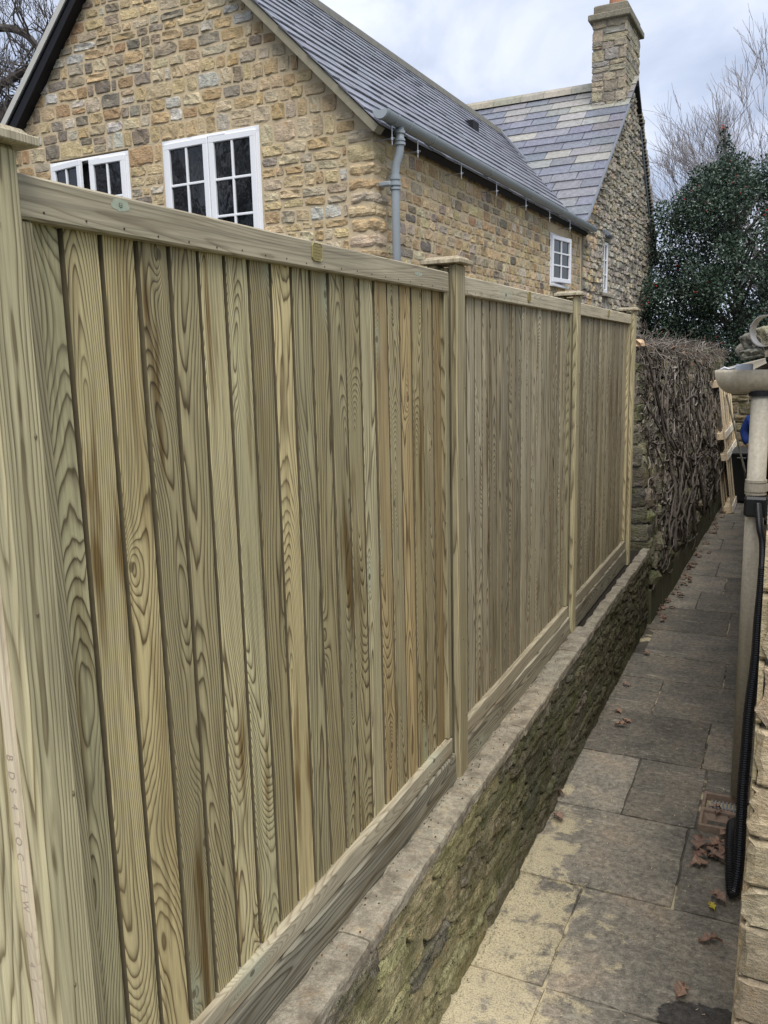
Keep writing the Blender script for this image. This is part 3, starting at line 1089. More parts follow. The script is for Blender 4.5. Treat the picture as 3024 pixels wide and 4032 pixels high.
def text_mesh(txt, size):
    cu = bpy.data.curves.new('stamp_text', 'FONT')
    cu.body = txt
    cu.size = size
    cu.align_x = 'LEFT'
    o = bpy.data.objects.new('stamp_tmp', cu)
    COL.objects.link(o)
    dg = bpy.context.evaluated_depsgraph_get()
    me = bpy.data.meshes.new_from_object(o.evaluated_get(dg))
    bpy.data.objects.remove(o)
    me.materials.clear()
    me.materials.append(M['stamp'])
    return me


zt_ = 1.24
for ch_ in 'BDS4TOC HW Z 41  IWS':
    if ch_ != ' ':
        link('stamp_letter', text_mesh(ch_, 0.021), bat, frame((0, 0, -1), (1, 0, 0), (0, -1, 0), (-0.009, -0.0185, zt_)))
    zt_ -= 0.030

# ------------------------------------------------------------------ windows
def window(parent, mtx, W, H, sashes, cols, rows, fr=0.04, name='window', sill=False):
    """local X right, Z up, -Y out; origin at the lower left of the opening. sashes: (x0, x1, angle, hinge 'l'/'r')"""
    mb = MB()
    mb.rbox(0, W, -0.006, 0.07, 0, fr, 0.003).rbox(0, W, -0.006, 0.07, H - fr, H, 0.003)
    mb.rbox(0, fr, -0.0055, 0.069, fr, H - fr, 0.003).rbox(W - fr, W, -0.0055, 0.069, fr, H - fr, 0.003)
    for (x0, x1, a, h) in sashes[1:]:
        mb.rbox(x0 - 0.012, x0 + 0.012, -0.002, 0.068, fr, H - fr, 0.003)
    mb.box(fr + .001, W - fr - .001, 0.060, 0.066, fr + .001, H - fr - .001)
    w = link(name, mb.mesh(name, M['white']), parent, mtx)
    dk = MB().box(fr, W - fr, 0.052, 0.058, fr, H - fr)
    link('opening', dk.mesh('opening', M['darkroom']), w)
    for (x0, x1, ang, hinge) in sashes:
        hx = x0 if hinge == 'l' else x1
        sgn = -1 if hinge == 'l' else 1
        sm = Matrix.Translation((hx, -0.008, 0)) @ Matrix.Rotation(math.radians(ang) * sgn, 4, 'Z') @ Matrix.Translation((-hx, 0, 0))
        z0, z1, s = fr - 0.012, H - fr + 0.012, 0.056
        mb = MB()
        mb.rbox(x0, x1, -0.018, 0.02, z0, z0 + s, 0.006).rbox(x0, x1, -0.018, 0.02, z1 - s, z1, 0.006)
        mb.rbox(x0, x0 + s, -0.0175, 0.02, z0 + s - .008, z1 - s + .008, 0.006).rbox(x1 - s, x1, -0.0175, 0.02, z0 + s - .008, z1 - s + .008, 0.006)
        link('sash', mb.mesh('sash', M['white']), w, sm)
        px0, px1, pz0, pz1 = x0 + s, x1 - s, z0 + s, z1 - s
        cw, rh = (px1 - px0) / cols, (pz1 - pz0) / rows
        for i in range(cols):
            for j in range(rows):
                pm = MB().box(px0 + cw * i - .002, px0 + cw * (i + 1) + .002, 0.006, 0.012, pz0 + rh * j - .002, pz0 + rh * (j + 1) + .002)
                tilt = Matrix.Rotation(rng.uniform(-0.004, 0.004), 4, 'X') @ Matrix.Rotation(rng.uniform(-0.004, 0.004), 4, 'Z')
                c = Vector((px0 + cw * (i + .5), 0.01, pz0 + rh * (j + .5)))
                link('pane', pm.mesh('pane', M['glass']), w, sm @ Matrix.Translation(c) @ tilt @ Matrix.Translation(-c))
        for i in range(1, cols):
            bb = MB().rbox(px0 + cw * i - .011, px0 + cw * i + .011, -0.012, 0.009, pz0, pz1, 0.004)
            link('glazing_bar', bb.mesh('glazing_bar', M['white']), w, sm)
        for j in range(1, rows):
            bb = MB().rbox(px0, px1, -0.0115, 0.0085, pz0 + rh * j - .011, pz0 + rh * j + .011, 0.004)
            link('glazing_bar', bb.mesh('glazing_bar', M['white']), w, sm)
    return w


# ------------------------------------------------------------------ the stone cottage (wing with its gable towards us)
HO, HR = (-1.936, 3.347, 0.0), math.radians(-1.3)
HM = Matrix.Translation(HO) @ Matrix.Rotation(HR, 4, 'Z')
cot = thing('stone_cottage', 'honey coloured stone cottage with new slate roof and white casement windows behind the fence', 'house', HO, HR)
rc_ = random.Random(11)
EA, AP, AX, WD = 4.15, 6.30, -2.2, -4.4
W1 = (-2.08, -1.05, 3.20, 4.27)
W0 = (-3.46, -2.48, 3.20, 4.25)
SW = (5.02, 5.72, 3.28, 3.93)
# solid core and outer skin with openings
mb = MB()
mb.prism([(-0.121, 0.5), (-0.121, EA - .05), (AX, AP - .12), (WD + .121, EA - .05), (WD + .121, 0.5)], 0.121, 6.6, 'y')
core = mb.build('wall_core', M['mortar'], cot)
mb = MB()
mb.box(WD, 0, 0, 0.12, 0.5, 3.199)
mb.box(-2.479, -2.081, 0, 0.12, 3.2, 4.269)
mb.prism([(WD, 3.2), (-3.461, 3.2), (-3.461, 4.27), (WD + .13, 4.27), (WD, 4.13)], 0, 0.12, 'y')
mb.prism([(-1.049, 3.2), (0, 3.2), (0, EA), (-.12, 4.27), (-1.049, 4.27)], 0, 0.12, 'y')
mb.prism([(-0.1225, 4.2705), (AX, AP), (WD + .1305, 4.2705)], 0, 0.12, 'y')
gw = mb.build('gable_wall', M['mortar'], cot)
mb = MB()
mb.box(-0.12, 0.0, 0.1205, 6.7, 0.5, 3.279).box(-0.12, 0.0, 0.1205, 5.019, 3.28, 3.929).box(-0.12, 0.0, 5.721, 6.7, 3.28, 3.929).box(-0.12, 0.0, 0.1205, 6.7, 3.93, EA)
sw = mb.build('side_wall', M['mortar'], cot)

OCHRE = [(0.55, 0.43, 0.255), (0.52, 0.41, 0.25), (0.47, 0.355, 0.20), (0.56, 0.47, 0.31), (0.47, 0.34, 0.185), (0.50, 0.41, 0.28), (0.46, 0.39, 0.285), (0.54, 0.425, 0.235)]
GREYB = [(0.30, 0.262, 0.205), (0.32, 0.26, 0.18), (0.38, 0.305, 0.205), (0.27, 0.22, 0.16), (0.41, 0.33, 0.215), (0.21, 0.18, 0.14), (0.36, 0.30, 0.215), (0.45, 0.35, 0.20), (0.52, 0.47, 0.37), (0.37, 0.25, 0.14)]


def gable_col(a, z, r):
    # a = local x (negative to the left): greyer reused stone high on the left, honey stone low on the right
    g = min(1.0, max(0.0, (-a - 0.9) / 1.6)) * 0.62 + min(1, max(0, z - 4.2)) * 0.18
    pal = GREYB if r.random() < g else OCHRE
    c = pal[r.randrange(len(pal))]
    if r.random() < 0.05:
        c = (0.52, 0.50, 0.43)
    return jitc(c, r, 0.10, 0.03)


def side_col(a, z, r):
    pal = OCHRE if r.random() < 0.72 else GREYB
    return jitc(pal[r.randrange(len(pal))], r, 0.18, 0.05)


def gable_iv(za, zb):
    zm = (za + zb) / 2
    lo, hi = WD + 0.02, -0.225
    if zb > EA:
        hi = min(-0.225 if za < 4.06 else 0.0, -((zb - EA) / 0.977) - 0.02)
        lo = WD + (zb - EA) / 0.977 + 0.03
    iv = [(lo, hi)]
    for (a, b, z0, z1) in (W1, W0):
        if zb > z0 + .02 and za < z1 + 0.0:
            nv = []
            for (p, q) in iv:
                if b < p or a > q:
                    nv.append((p, q))
                else:
                    if a - p > 0.05:
                        nv.append((p, a - 0.006))
                    if q - b > 0.05:
                        nv.append((b + 0.006, q))
            iv = nv
    return [(p, q) for p, q in iv if q - p > 0.06]


def rows_between(z0, z1, rowh, ww, gap, ivf, r, split):
    return rubble(z0, z1, rowh, ww, gap, ivf, r, split)


gw_frame = Matrix.Identity(4)
g_rects = []
for (za, zb) in ((2.85, 3.20), (3.20, 4.27), (4.275, 6.15)):
    # whole rows inside each band so that no stone crosses an opening's head
    z = za
    hs = []
    while z < zb - 0.05:
        h = min(rc_.choice((rc_.uniform(0.065, 0.095), rc_.uniform(0.095, 0.15))), zb - z)
        if zb - (z + h) < 0.07:
            h = zb - z
        hs.append((z, z + h))
        z += h
    for (p, q) in hs:
        g_rects += rubble(p, q - 0.001, (q - p, q - p), (0.075, 0.24), 0.017, gable_iv, rc_, 0.22)
lay(gw, HM, gw_frame, g_rects, gable_col, M['stone'], M['stone_j'], rc_, 235, (0.005, 0.012))


def side_iv(za, zb):
    if zb > SW[2] and za < SW[3]:
        return [(0.215, SW[0] - 0.01), (SW[1] + 0.01, 6.62)]
    return [(0.215, 6.62)]


side_f = frame((0, 1, 0), (-1, 0, 0), (0, 0, 1))
s_rects = rubble(2.6, 4.10, (0.07, 0.14), (0.085, 0.22), 0.017, side_iv, rc_, 0.25)
lay(sw, HM, side_f, s_rects, side_col, M['stone'], M['stone_j'], rc_, 50, (0.005, 0.012))
# quoins up the corner, alternately long on each face
z = 2.7
k = 0
while z < 4.06:
    h = rc_.uniform(0.08, 0.17)
    lx, ly = (0.222, 0.18) if k % 2 else (0.205, 0.225)
    lx *= rc_.uniform(0.92, 1.0)
    mb = MB()
    P0 = []
    nx, nz = 6, 4
    q = Vector((k * 3.7, 1.3, 2.2))
    ring = []
    for j in range(nz + 1):
        zz = 0.012 + (h - 0.024) * j / nz
        row = []
        for i in range(nx + 1):
            row.append((-lx + (lx + 0.012) * i / nx, -0.012))
        for i in range(1, nx + 1):
            row.append((0.012, -0.012 + (ly + 0.012) * i / nx))
        ring.append([])
        for (xx, yy) in row:
            n_ = mnoise.noise(Vector((xx * 16, yy * 16, zz * 16)) + q) * 0.016 + mnoise.noise(Vector((xx * 45, yy * 45, zz * 45)) + q) * 0.006
            e_ = 0.010 if j in (0, nz) else 0.0
            nxv = 1 if yy > -0.017 else 0
            ox = (n_ - e_) if xx > 0.0 else 0
            oy = (-n_ + e_) if yy < 0.0 else 0
            ring[-1].append(len(P0))
            P0.append((xx + ox, yy + oy, zz))
    F0 = []
    for j in range(nz):
        for i in range(len(ring[0]) - 1):
            F0.append((ring[j][i], ring[j][i + 1], ring[j + 1][i + 1], ring[j + 1][i]))
    # close top, bottom and back against the wall
    for j in (0, nz):
        c_ = len(P0)
        P0.append((-0.06, 0.06, 0.012 + (h - 0.024) * j / nz))
        for i in range(len(ring[0]) - 1):
            F0.append((ring[j][i], ring[j][i + 1], c_))
    mb.poly(P0, F0)
    me = mb.mesh('quoin', M['stone'])
    link('quoin', me, gw, Matrix.Translation((0, 0, z)), gable_col(0, z, rc_))
    z += h
    k += 1

# windows
w = window(cot, Matrix.Translation((W1[0], 0.0, W1[2])), W1[1] - W1[0], W1[3] - W1[2], [(0.032, 0.514, 1.5, 'l'), (0.516, 0.998, 0.5, 'r')], 2, 3)
w['label'] = 'two-leaf white casement window nearer the corner of the gable'
vb = MB().rbox(0.33, 0.70, -0.03, -0.007, W1[3] - W1[2] - 0.034, W1[3] - W1[2] - 0.020, 0.003)
link('trickle_vent', vb.mesh('trickle_vent', M['white']), w)
w = window(cot, Matrix.Translation((W0[0], 0.0, W0[2])), W0[1] - W0[0], W0[3] - W0[2], [(0.032, 0.475, 9.0, 'l'), (0.516, 0.948, 1.0, 'r')], 2, 3)
w['label'] = 'white casement window with its left leaf ajar, half hidden by the fence'
vb = MB().rbox(0.33, 0.66, -0.03, -0.007, W0[3] - W0[2] - 0.034, W0[3] - W0[2] - 0.020, 0.003)
link('trickle_vent', vb.mesh('trickle_vent', M['white']), w)
w = window(cot, Matrix.Translation((0.0, SW[0], SW[2])) @ frame((0, 1, 0), (-1, 0, 0), (0, 0, 1)), SW[1] - SW[0], SW[3] - SW[2], [(0.03, 0.67, 8.0, 'l')], 2, 3)
w['label'] = 'small white side window standing slightly open'
link('sill', MB().rbox(0.0, 0.06, SW[0] - .02, SW[1] + .05, SW[2] - .035, SW[2] - .003, 0.004).mesh('sill', M['white']), cot)

# roof: slopes, verge, ridge and slates
DX, DZ = (0.10 - AX), (6.37 - 4.10)
SL = math.hypot(DX, DZ)
sx, sz = -DX / SL, DZ / SL            # up-slope direction of the right slope
nx_, nz_ = sz, -sx                    # outward normal (x,z)


def rp(s, y, h=0.0):
    return (0.10 + sx * s + nx_ * h, y, 4.10 + sz * s + nz_ * h)


def vy(s):
    return 6.70 + (9.30 - 6.70) * s / SL


mb = MB()
P = [rp(0, -0.11), rp(0, vy(0)), rp(SL, vy(SL)), rp(SL, -0.11), rp(0, -0.11, -.06), rp(0, vy(0), -.06), rp(SL, vy(SL), -.06), rp(SL, -0.11, -.06)]
mb.poly(P, [(0, 1, 2, 3), (7, 6, 5, 4), (0, 4, 5, 1), (1, 5, 6, 2), (2, 6, 7, 3), (3, 7, 4, 0)])
# left slope
LX, LZ = WD - 0.16, 4.0
P = [(AX, -0.11, 6.37), (AX, 9.3, 6.37), (LX, 9.3, LZ), (LX, -0.11, LZ), (AX, -0.11, 6.30), (AX, 9.3, 6.30), (LX + .03, 9.3, LZ - .05), (LX + .03, -0.11, LZ - .05)]
mb.poly(P, [(3, 2, 1, 0), (4, 5, 6, 7), (0, 1, 5, 4), (2, 3, 7, 6), (0, 4, 7, 3), (1, 2, 6, 5)])
roof = mb.build('roof', M['black_and_shade'], cot)
# verge: pale cement bedding on the right, pale trim on the left
mb = MB()
P = [rp(-0.02, -0.118, 0.0), rp(SL - .01, -0.118, 0.0), rp(SL - .01, -0.118, -0.060), rp(-0.02, -0.118, -0.060),
     rp(-0.02, -0.004, 0.0), rp(SL - .01, -0.004, 0.0), rp(SL - .01, -0.004, -0.060), rp(-0.02, -0.004, -0.060)]
mb.poly(P, [(3, 2, 1, 0), (4, 5, 6, 7), (0, 1, 5, 4), (2, 3, 7, 6), (1, 2, 6, 5), (3, 0, 4, 7)])
link('verge_bedding', mb.mesh('verge_bedding', M['cement']), roof)
mb = MB()
P = [(AX - .01, -0.125, 6.39), (LX - .02, -0.125, LZ + .0), (LX + .0, -0.125, LZ - .062), (AX - .01, -0.125, 6.315),
     (AX - .01, -0.105, 6.39), (LX - .02, -0.105, LZ + .0), (LX + .0, -0.105, LZ - .062), (AX - .01, -0.105, 6.315)]
mb.poly(P, [(0, 1, 2, 3), (7, 6, 5, 4), (1, 0, 4, 5), (3, 2, 6, 7), (0, 3, 7, 4), (2, 1, 5, 6)])
link('verge_trim', mb.mesh('verge_trim', M['fascia']), roof)
# strip below the left verge: the roof's shade painted in as black
mb = MB()
P = [(AX - .1, -0.104, 6.20), (LX + .05, -0.104, LZ - .055), (LX + .12, -0.104, LZ - .12), (AX - .1, -0.104, 6.13),
     (AX - .1, 0.01, 6.20), (LX + .05, 0.01, LZ - .055), (LX + .12, 0.01, LZ - .12), (AX - .1, 0.01, 6.13)]
mb.poly(P, [(0, 1, 2, 3), (7, 6, 5, 4), (1, 0, 4, 5), (3, 2, 6, 7), (0, 3, 7, 4), (2, 1, 5, 6)])
link('shade_strip', mb.mesh('shade_strip', M['black_and_shade']), roof)
mb = MB()
rs = random.Random(31)
row, s = 0, -0.03
while s < SL - 0.04:
    y = -0.13 - (0.14 if row % 2 else 0.0)
    while y < vy(s + .1):
        wdt = rs.uniform(0.24, 0.30)
        ya, yb = max(y, -0.135), min(y + wdt, vy(s + 0.1) + 0.02)
        if yb - ya > 0.03:
            h0 = 0.024 + rs.uniform(0, 0.007)
            ln = min(0.30, SL - s)
            t_ = 0.008
            c = jitc((0.20, 0.206, 0.238), rs, 0.15, 0.025)
            g = 0.002
            so = s + rs.uniform(-0.006, 0.006)
            P = [rp(so, ya + g, h0), rp(so, yb - g, h0 + rs.uniform(-.002, .002)), rp(so + ln, yb - g, 0.004), rp(so + ln, ya + g, 0.004),
                 rp(so, ya + g, h0 - t_ - .004), rp(so, yb - g, h0 - t_ - .004)]
            mb.poly(P, [(0, 1, 2, 3), (4, 5, 1, 0), (4, 0, 3), (1, 5, 2)], c)
        y += wdt
    s += 0.185
    row += 1
mb.build('slates', M['newslate'], roof, kind='stuff')
for i in range(21):
    y0 = -0.12 + i * 0.45
    if y0 > 9.2:
        break
    mb = MB()
    mb.prism([(AX - .15, 6.26), (AX - .12, 6.36), (AX, 6.455), (AX + .12, 6.36), (AX + .15, 6.26), (AX + .13, 6.26), (AX, 6.40), (AX - .13, 6.26)], y0, y0 + 0.444, 'y')
    link('ridge_tile', mb.mesh('ridge_tile', M['ridge']), roof)
link('roof_vent', MB().box(-1.50, -1.26, 5.55, 5.78, 5.47, 5.60).mesh('roof_vent', M['black_and_shade']), roof)


# gutter and downpipe
def half_round(cx, cz, r, t, y0, y1, mb, seg=12):
    prof = [(cx + r * math.cos(math.pi + math.pi * i / seg), cz + r * math.sin(math.pi + math.pi * i / seg)) for i in range(seg + 1)]
    prof += [(cx + (r - t) * math.cos(2 * math.pi - math.pi * i / seg), cz + (r - t) * math.sin(2 * math.pi - math.pi * i / seg)) for i in range(seg + 1)]
    n = len(prof)
    P = [(p[0], y0, p[1]) for p in prof] + [(p[0], y1, p[1]) for p in prof]
    F = [(i, (i + 1) % n, n + (i + 1) % n, n + i) for i in range(n)]
    for k in range(seg):
        F.append((k, n - 1 - k, n - 2 - k, k + 1))
        F.append((n + k, n + k + 1, 2 * n - 2 - k, 2 * n - 1 - k))
    mb.poly(P, F)


GX, GZ, GR = 0.160, 4.175, 0.062
mb = MB()
half_round(GX, GZ, GR, 0.004, -0.16, 6.78, mb, 14)
gut = mb.build('gutter', M['gutter'], cot)
for y0, wd_ in ((-0.165, 0.035), (0.02, 0.03), (0.27, 0.03), (0.75, 0.02), (2.2, 0.03), (3.55, 0.03), (4.9, 0.03), (5.6, 0.02)):
    mb = MB()
    half_round(GX, GZ + 0.001, GR + 0.006, 0.005, y0, y0 + wd_, mb, 14)
    link('gutter_union', mb.mesh('gutter_union', M['gutter']), gut)
mb = MB()
prof = [(GX + GR * math.cos(math.pi + math.pi * i / 14), GZ + GR * math.sin(math.pi + math.pi * i / 14)) for i in range(15)]
mb.prism(prof, -0.172, -0.166, 'y')
link('stop_end', mb.mesh('stop_end', M['gutter']), gut)
for y0 in (0.02, 0.50, 1.47, 2.45, 3.45, 4.42, 5.4):
    mb = MB()
    mb.tube([(GX, y0, GZ - GR), (GX, y0, GZ - GR - 0.15)], 0.0045, 6)
    mb.tube([(GX + 0.02, y0 + 0.006, GZ - GR - 0.10), (-0.02, y0 + 0.006, GZ - GR - 0.10)], 0.0045, 6)
    mb.tube([(GX, y0, GZ - GR - 0.115), (GX, y0, GZ - GR - 0.092)], 0.010, 6)
    link('gutter_bracket', mb.mesh('gutter_bracket', M['galv']), gut)
mb = MB()
mb.tube([(GX, 0.16, GZ - GR + .01), (GX, 0.16, 3.99), (GX - .006, 0.158, 3.93), (GX - .03, 0.152, 3.86), (0.122, 0.148, 3.81), (0.118, 0.148, 3.76), (0.118, 0.148, 0.66)], 0.034, 14)
dp = mb.build('downpipe', M['gutter'], cot, smooth=True)
for (x, y, z0, z1, r) in ((GX, 0.16, 4.075, 4.095, 0.043), (GX, .16, 4.02, 4.035, 0.042), (GX, .16, 3.99, 4.008, .044), (0.118, .148, 3.735, 3.765, .042), (0.118, .148, 3.69, 3.712, .046), (0.118, .148, 3.66, 3.675, .043)):
    mb = MB()
    mb.tube([(x, y, z0), (x, y, z1)], r, 16)
    link('pipe_collar', mb.mesh('pipe_collar', M['gutter']), dp)
mb = MB()
mb.rbox(0.0, 0.11, 0.07, 0.12, 3.68, 3.72, 0.01)
link('pipe_bracket', mb.mesh('pipe_bracket', M['gutter']), dp)

# ------------------------------------------------------------------ the older cottage behind, with its chimney gable
old = thing('old_cottage', 'older grey rubble stone cottage with mottled slate roof, chimney and end gable', 'house', HO, HR)
ro = random.Random(17)
RY, RZ, FYE = 10.25, 7.06, 12.7
NEZ, FEZ = 4.30, 4.35
OW = (8.0, 8.42, 3.33, 4.17)
X0 = 0.012
mb = MB()
mb.prism([(6.72, 0.5), (6.72, NEZ), (RY, RZ), (FYE, FEZ), (FYE, 0.5)], -4.6, X0 - 0.16, 'x')
mb.build('wall_core', M['oldmortar'], old)
mb = MB()
mb.box(X0 - .159, X0, 6.705, FYE, 0.5, 3.329).box(X0 - .159, X0, 6.705, 7.999, 3.33, 4.169).box(X0 - .159, X0, 8.421, FYE, 3.33, 4.169)
ztop = 4.17
mb.prism([(6.705, ztop), (6.705, NEZ), (RY, RZ), (FYE, FEZ), (FYE, ztop)], X0 - .159, X0, 'x')
ow = mb.build('gable_wall', M['oldmortar'], old)
ns, fs = (RZ - NEZ) / (RY - 6.705), (RZ - FEZ) / (FYE - RY)


def old_iv(za, zb):
    lo, hi = 6.71, FYE - 0.01
    if zb > NEZ:
        lo, hi = 6.71 + (zb - NEZ) / ns, FYE - (zb - FEZ) / fs
    if zb > OW[2] and za < OW[3]:
        return [(lo, OW[0] - 0.005), (OW[1] + 0.005, hi)]
    return [(lo, hi)] if hi - lo > 0.1 else []


def old_col(a, z, r):
    pal = [(0.32, 0.295, 0.24), (0.26, 0.238, 0.195), (0.38, 0.345, 0.275), (0.20, 0.185, 0.16), (0.39, 0.335, 0.24), (0.36, 0.335, 0.285)]
    if a < 7.6 and r.random() < 0.45:
        pal = OCHRE
    c = pal[r.randrange(len(pal))]
    return jitc(c, r, 0.22, 0.05)


o_rects = []
for (za, zb) in ((2.3, 3.33), (3.33, 4.17), (4.17, 6.95)):
    o_rects += rubble(za, zb, (0.06, 0.12), (0.07, 0.22), 0.012, old_iv, ro, 0.3)
old_f = frame((0, 1, 0), (-1, 0, 0), (0, 0, 1), (X0, 0, 0))
lay(ow, HM, old_f, o_rects, old_col, M['chim'], M['old_j'], ro, 0, (0.012, 0.04), roll=0.12)
w = window(old, Matrix.Translation((X0 - 0.03, OW[0], OW[2])) @ frame((0, 1, 0), (-1, 0, 0), (0, 0, 1)), OW[1] - OW[0], OW[3] - OW[2], [(0.025, 0.395, 3.0, 'l')], 2, 3, fr=0.03)
w['label'] = 'narrow white window in the old gable below a lead hood'
link('sill', MB().rbox(X0 - .05, X0 + 0.07, OW[0] - .04, OW[1] + .10, OW[2] - .05, OW[2] - .004, 0.006).mesh('sill', M['oldmortar']), old)
mb = MB()
for i in range(7):
    u0 = OW[0] - 0.03 + i * 0.075
    mb.rbox(X0 - .02, X0 + 0.10 - 0.01 * abs(i - 3), u0, u0 + .074, OW[3] + .05 + ro.uniform(-.01, .01), OW[3] + 0.15 - 0.012 * i, 0.02)
link('lead_hood', mb.mesh('lead_hood', M['lead']), old)

# slates of the near slope
OY0, OZ0 = 6.60, 4.225
OSL = math.hypot(RY - OY0, RZ + .05 - OZ0)
oy, oz = (RY - OY0) / OSL, (RZ + .05 - OZ0) / OSL


def op(x, s, h=0.0):
    return (x, OY0 + oy * s - oz * h, OZ0 + oz * s + oy * h)


mb = MB()
P = [op(0.05, 0), op(0.05, OSL), op(-4.6, OSL), op(-4.6, 0), op(0.05, 0, -.07), op(0.05, OSL, -.07), op(-4.6, OSL, -.07), op(-4.6, 0, -.07)]
mb.poly(P, [(0, 1, 2, 3), (7, 6, 5, 4), (0, 4, 5, 1), (1, 5, 6, 2), (2, 6, 7, 3), (3, 7, 4, 0)])
FY2, FZ2 = FYE + 0.15, FEZ - 0.13
P = [(0.10, RY, RZ + .06), (0.10, FY2, FZ2 + .06), (-4.6, FY2, FZ2 + .06), (-4.6, RY, RZ + .06), (0.10, RY, RZ - .03), (0.10, FY2, FZ2 - .05), (-4.6, FY2, FZ2 - .05), (-4.6, RY, RZ - .03)]
mb.poly(P, [(0, 1, 2, 3), (7, 6, 5, 4), (0, 4, 5, 1), (1, 5, 6, 2), (2, 6, 7, 3), (3, 7, 4, 0)])
oroof = mb.build('roof', M['black_and_shade'], old)
SLW = 0.44
sm_ = MB()
sm_.poly([(0, 0, .024), (-1, 0, .024), (-1, .36, .002), (0, .36, .002), (0, 0, -.004), (-1, 0, -.004)], [(3, 2, 1, 0), (0, 1, 5, 4), (4, 3, 0), (1, 2, 5)])
SLATE = sm_.mesh('slate', M['slate'])
slope_f = Matrix(((1, 0, 0, 0), (0, oy, -oz, OY0), (0, oz, oy, OZ0), (0, 0, 0, 1)))
s, row = -0.03, 0
PAL = [(0.165, 0.172, 0.205), (0.145, 0.152, 0.19), (0.19, 0.19, 0.21), (0.175, 0.172, 0.188), (0.20, 0.198, 0.205), (0.28, 0.27, 0.245), (0.30, 0.29, 0.26), (0.24, 0.236, 0.23), (0.15, 0.16, 0.20), (0.17, 0.175, 0.205)]
while s < OSL - 0.10:
    x = 0.075 + (0.0 if row % 2 else 0.20)
    while True:
        wd_ = ro.uniform(0.38, 0.50) if ro.random() < 0.85 else ro.uniform(0.55, 0.8)
        xr, xl = min(x, 0.075), x - wd_
        zc = OZ0 + oz * (s + 0.2)
        lim = 0.10 - (zc - 4.10) / 0.987 if zc < 6.42 else -3.5
        if xr < lim - 0.12:
            break
        if xr - xl > 0.03:
            c = jitc(PAL[ro.randrange(len(PAL))], ro, 0.12, 0.04)
            m = slope_f @ Matrix.Translation((xr - .004, s + ro.uniform(-.008, .008), ro.uniform(0, .004))) @ Matrix.Rotation(ro.uniform(-.01, .01), 4, 'Z') @ Matrix.Diagonal((xr - xl - .010, 1, 1, 1))
            link('slate', SLATE, oroof, m, c)
        x = xl
    s += 0.268
    row += 1
x = -0.60
while x > -3.6:
    l = ro.uniform(0.42, 0.56)
    mb = MB()
    mb.prism([(RY - .17, RZ - .03), (RY - .13, RZ + .07), (RY, RZ + .15), (RY + .13, RZ + .07), (RY + .17, RZ - .05), (RY, RZ + .04)], x - l, x - 0.006, 'x')
    link('ridge_tile', mb.mesh('ridge_tile', M['tile_j']), oroof, color=jitc((0.34, 0.325, 0.27), ro, 0.15))
    x -= l
# lead: valley, verge
mb = MB()
mb.tube([(0.12, 6.66, 4.15), (-1.05, 7.98, 5.28), (-2.18, 9.26, 6.42)], 0.028, 6)
link('valley_lead', mb.mesh('valley_lead', M['lead']), oroof)
mb = MB()
mb.tube([op(0.085, -0.05, 0.005), op(0.085, OSL * .5, 0.005), op(0.085, OSL - .9, 0.005)], 0.022, 6)
link('verge_lead', mb.mesh('verge_lead', M['lead']), oroof)
mb = MB()
for i in range(44):
    t0 = i / 44
    ya, za = RY + .35 + (FY2 - RY - .35) * t0, RZ - .05 + (FZ2 - RZ) * (0.13 + t0 * .87)
    mb.rbox(0.02, 0.115 + ro.uniform(-.015, .015), ya, ya + .12, za - .02, za + .055 + ro.uniform(-.01, .015), 0.008)
link('verge_stones', mb.mesh('verge_stones', M['oldmortar']), oroof, kind='stuff')
mb = MB()
mb.tube([(0.045, RY + .5, RZ - .62), (0.045, FYE - .1, FEZ - .02)], 0.03, 6)
link('far_verge_lead', mb.mesh('far_verge_lead', M['lead']), oroof)
mb = MB()
rl = random.Random(3)
for i in range(60):
    c = Vector((0.08 + rl.uniform(-.06, .05), 6.62 + rl.uniform(-.16, .30), 4.19 + rl.uniform(0, .06)))
    a, b = Vector((rl.uniform(-1, 1), rl.uniform(-1, 1), rl.uniform(-.5, .5))) * .03, Vector((rl.uniform(-1, 1), rl.uniform(-1, 1), rl.uniform(-.5, .5))) * .03
    mb.poly([c, c + a, c + a + b, c + b], [(0, 1, 2, 3)])
link('leaf_litter', mb.mesh('leaf_litter', M['deadleaf']), oroof, kind='stuff')

# chimney
CX0, CX1, CY0, CY1, CZ0, CZ1 = -0.60, -0.005, 9.62, 10.84, 6.2, 8.0
ch = MB().box(CX0 + .02, CX1 - .02, CY0 + .02, CY1 - .02, CZ0, CZ1 + .02).build('chimney', M['oldmortar'], old)


def chim_col(a, z, r):
    c = [(0.35, 0.305, 0.22), (0.31, 0.27, 0.195), (0.28, 0.25, 0.195), (0.38, 0.33, 0.235), (0.33, 0.30, 0.26)][r.randrange(5)]
    return jitc(c, r, 0.15, 0.04)


f_front = frame((1, 0, 0), (0, 1, 0), (0, 0, 1), (0, CY0 + .02, 0))
lay(ch, HM, f_front, rubble(6.35, CZ1, (0.10, 0.24), (0.18, 0.34), 0.012, lambda a, b: [(CX0, CX1)], ro, 0.2), chim_col, M['chim'], M['old_j'], ro, 80, (0.018, 0.03), pool=BLOCK, poolname='block')
f_side = frame((0, 1, 0), (-1, 0, 0), (0, 0, 1), (CX1 - .02, 0, 0))
lay(ch, HM, f_side, rubble(6.2, CZ1, (0.10, 0.2), (0.18, 0.36), 0.012, lambda a, b: [(CY0, CY1)], ro, 0.2), chim_col, M['chim'], M['old_j'], ro, 60, (0.018, 0.03), pool=BLOCK, poolname='block')
mb = MB()
mb.rbox(CX0 - .06, CX1 + .06, CY0 - .07, CY1 + .06, CZ1, CZ1 + .10, 0.012)
mb.rbox(CX0 + .02, CX1 + .0, CY0 - .0, CY1 - .02, CZ1 + .10, CZ1 + .25, 0.02)
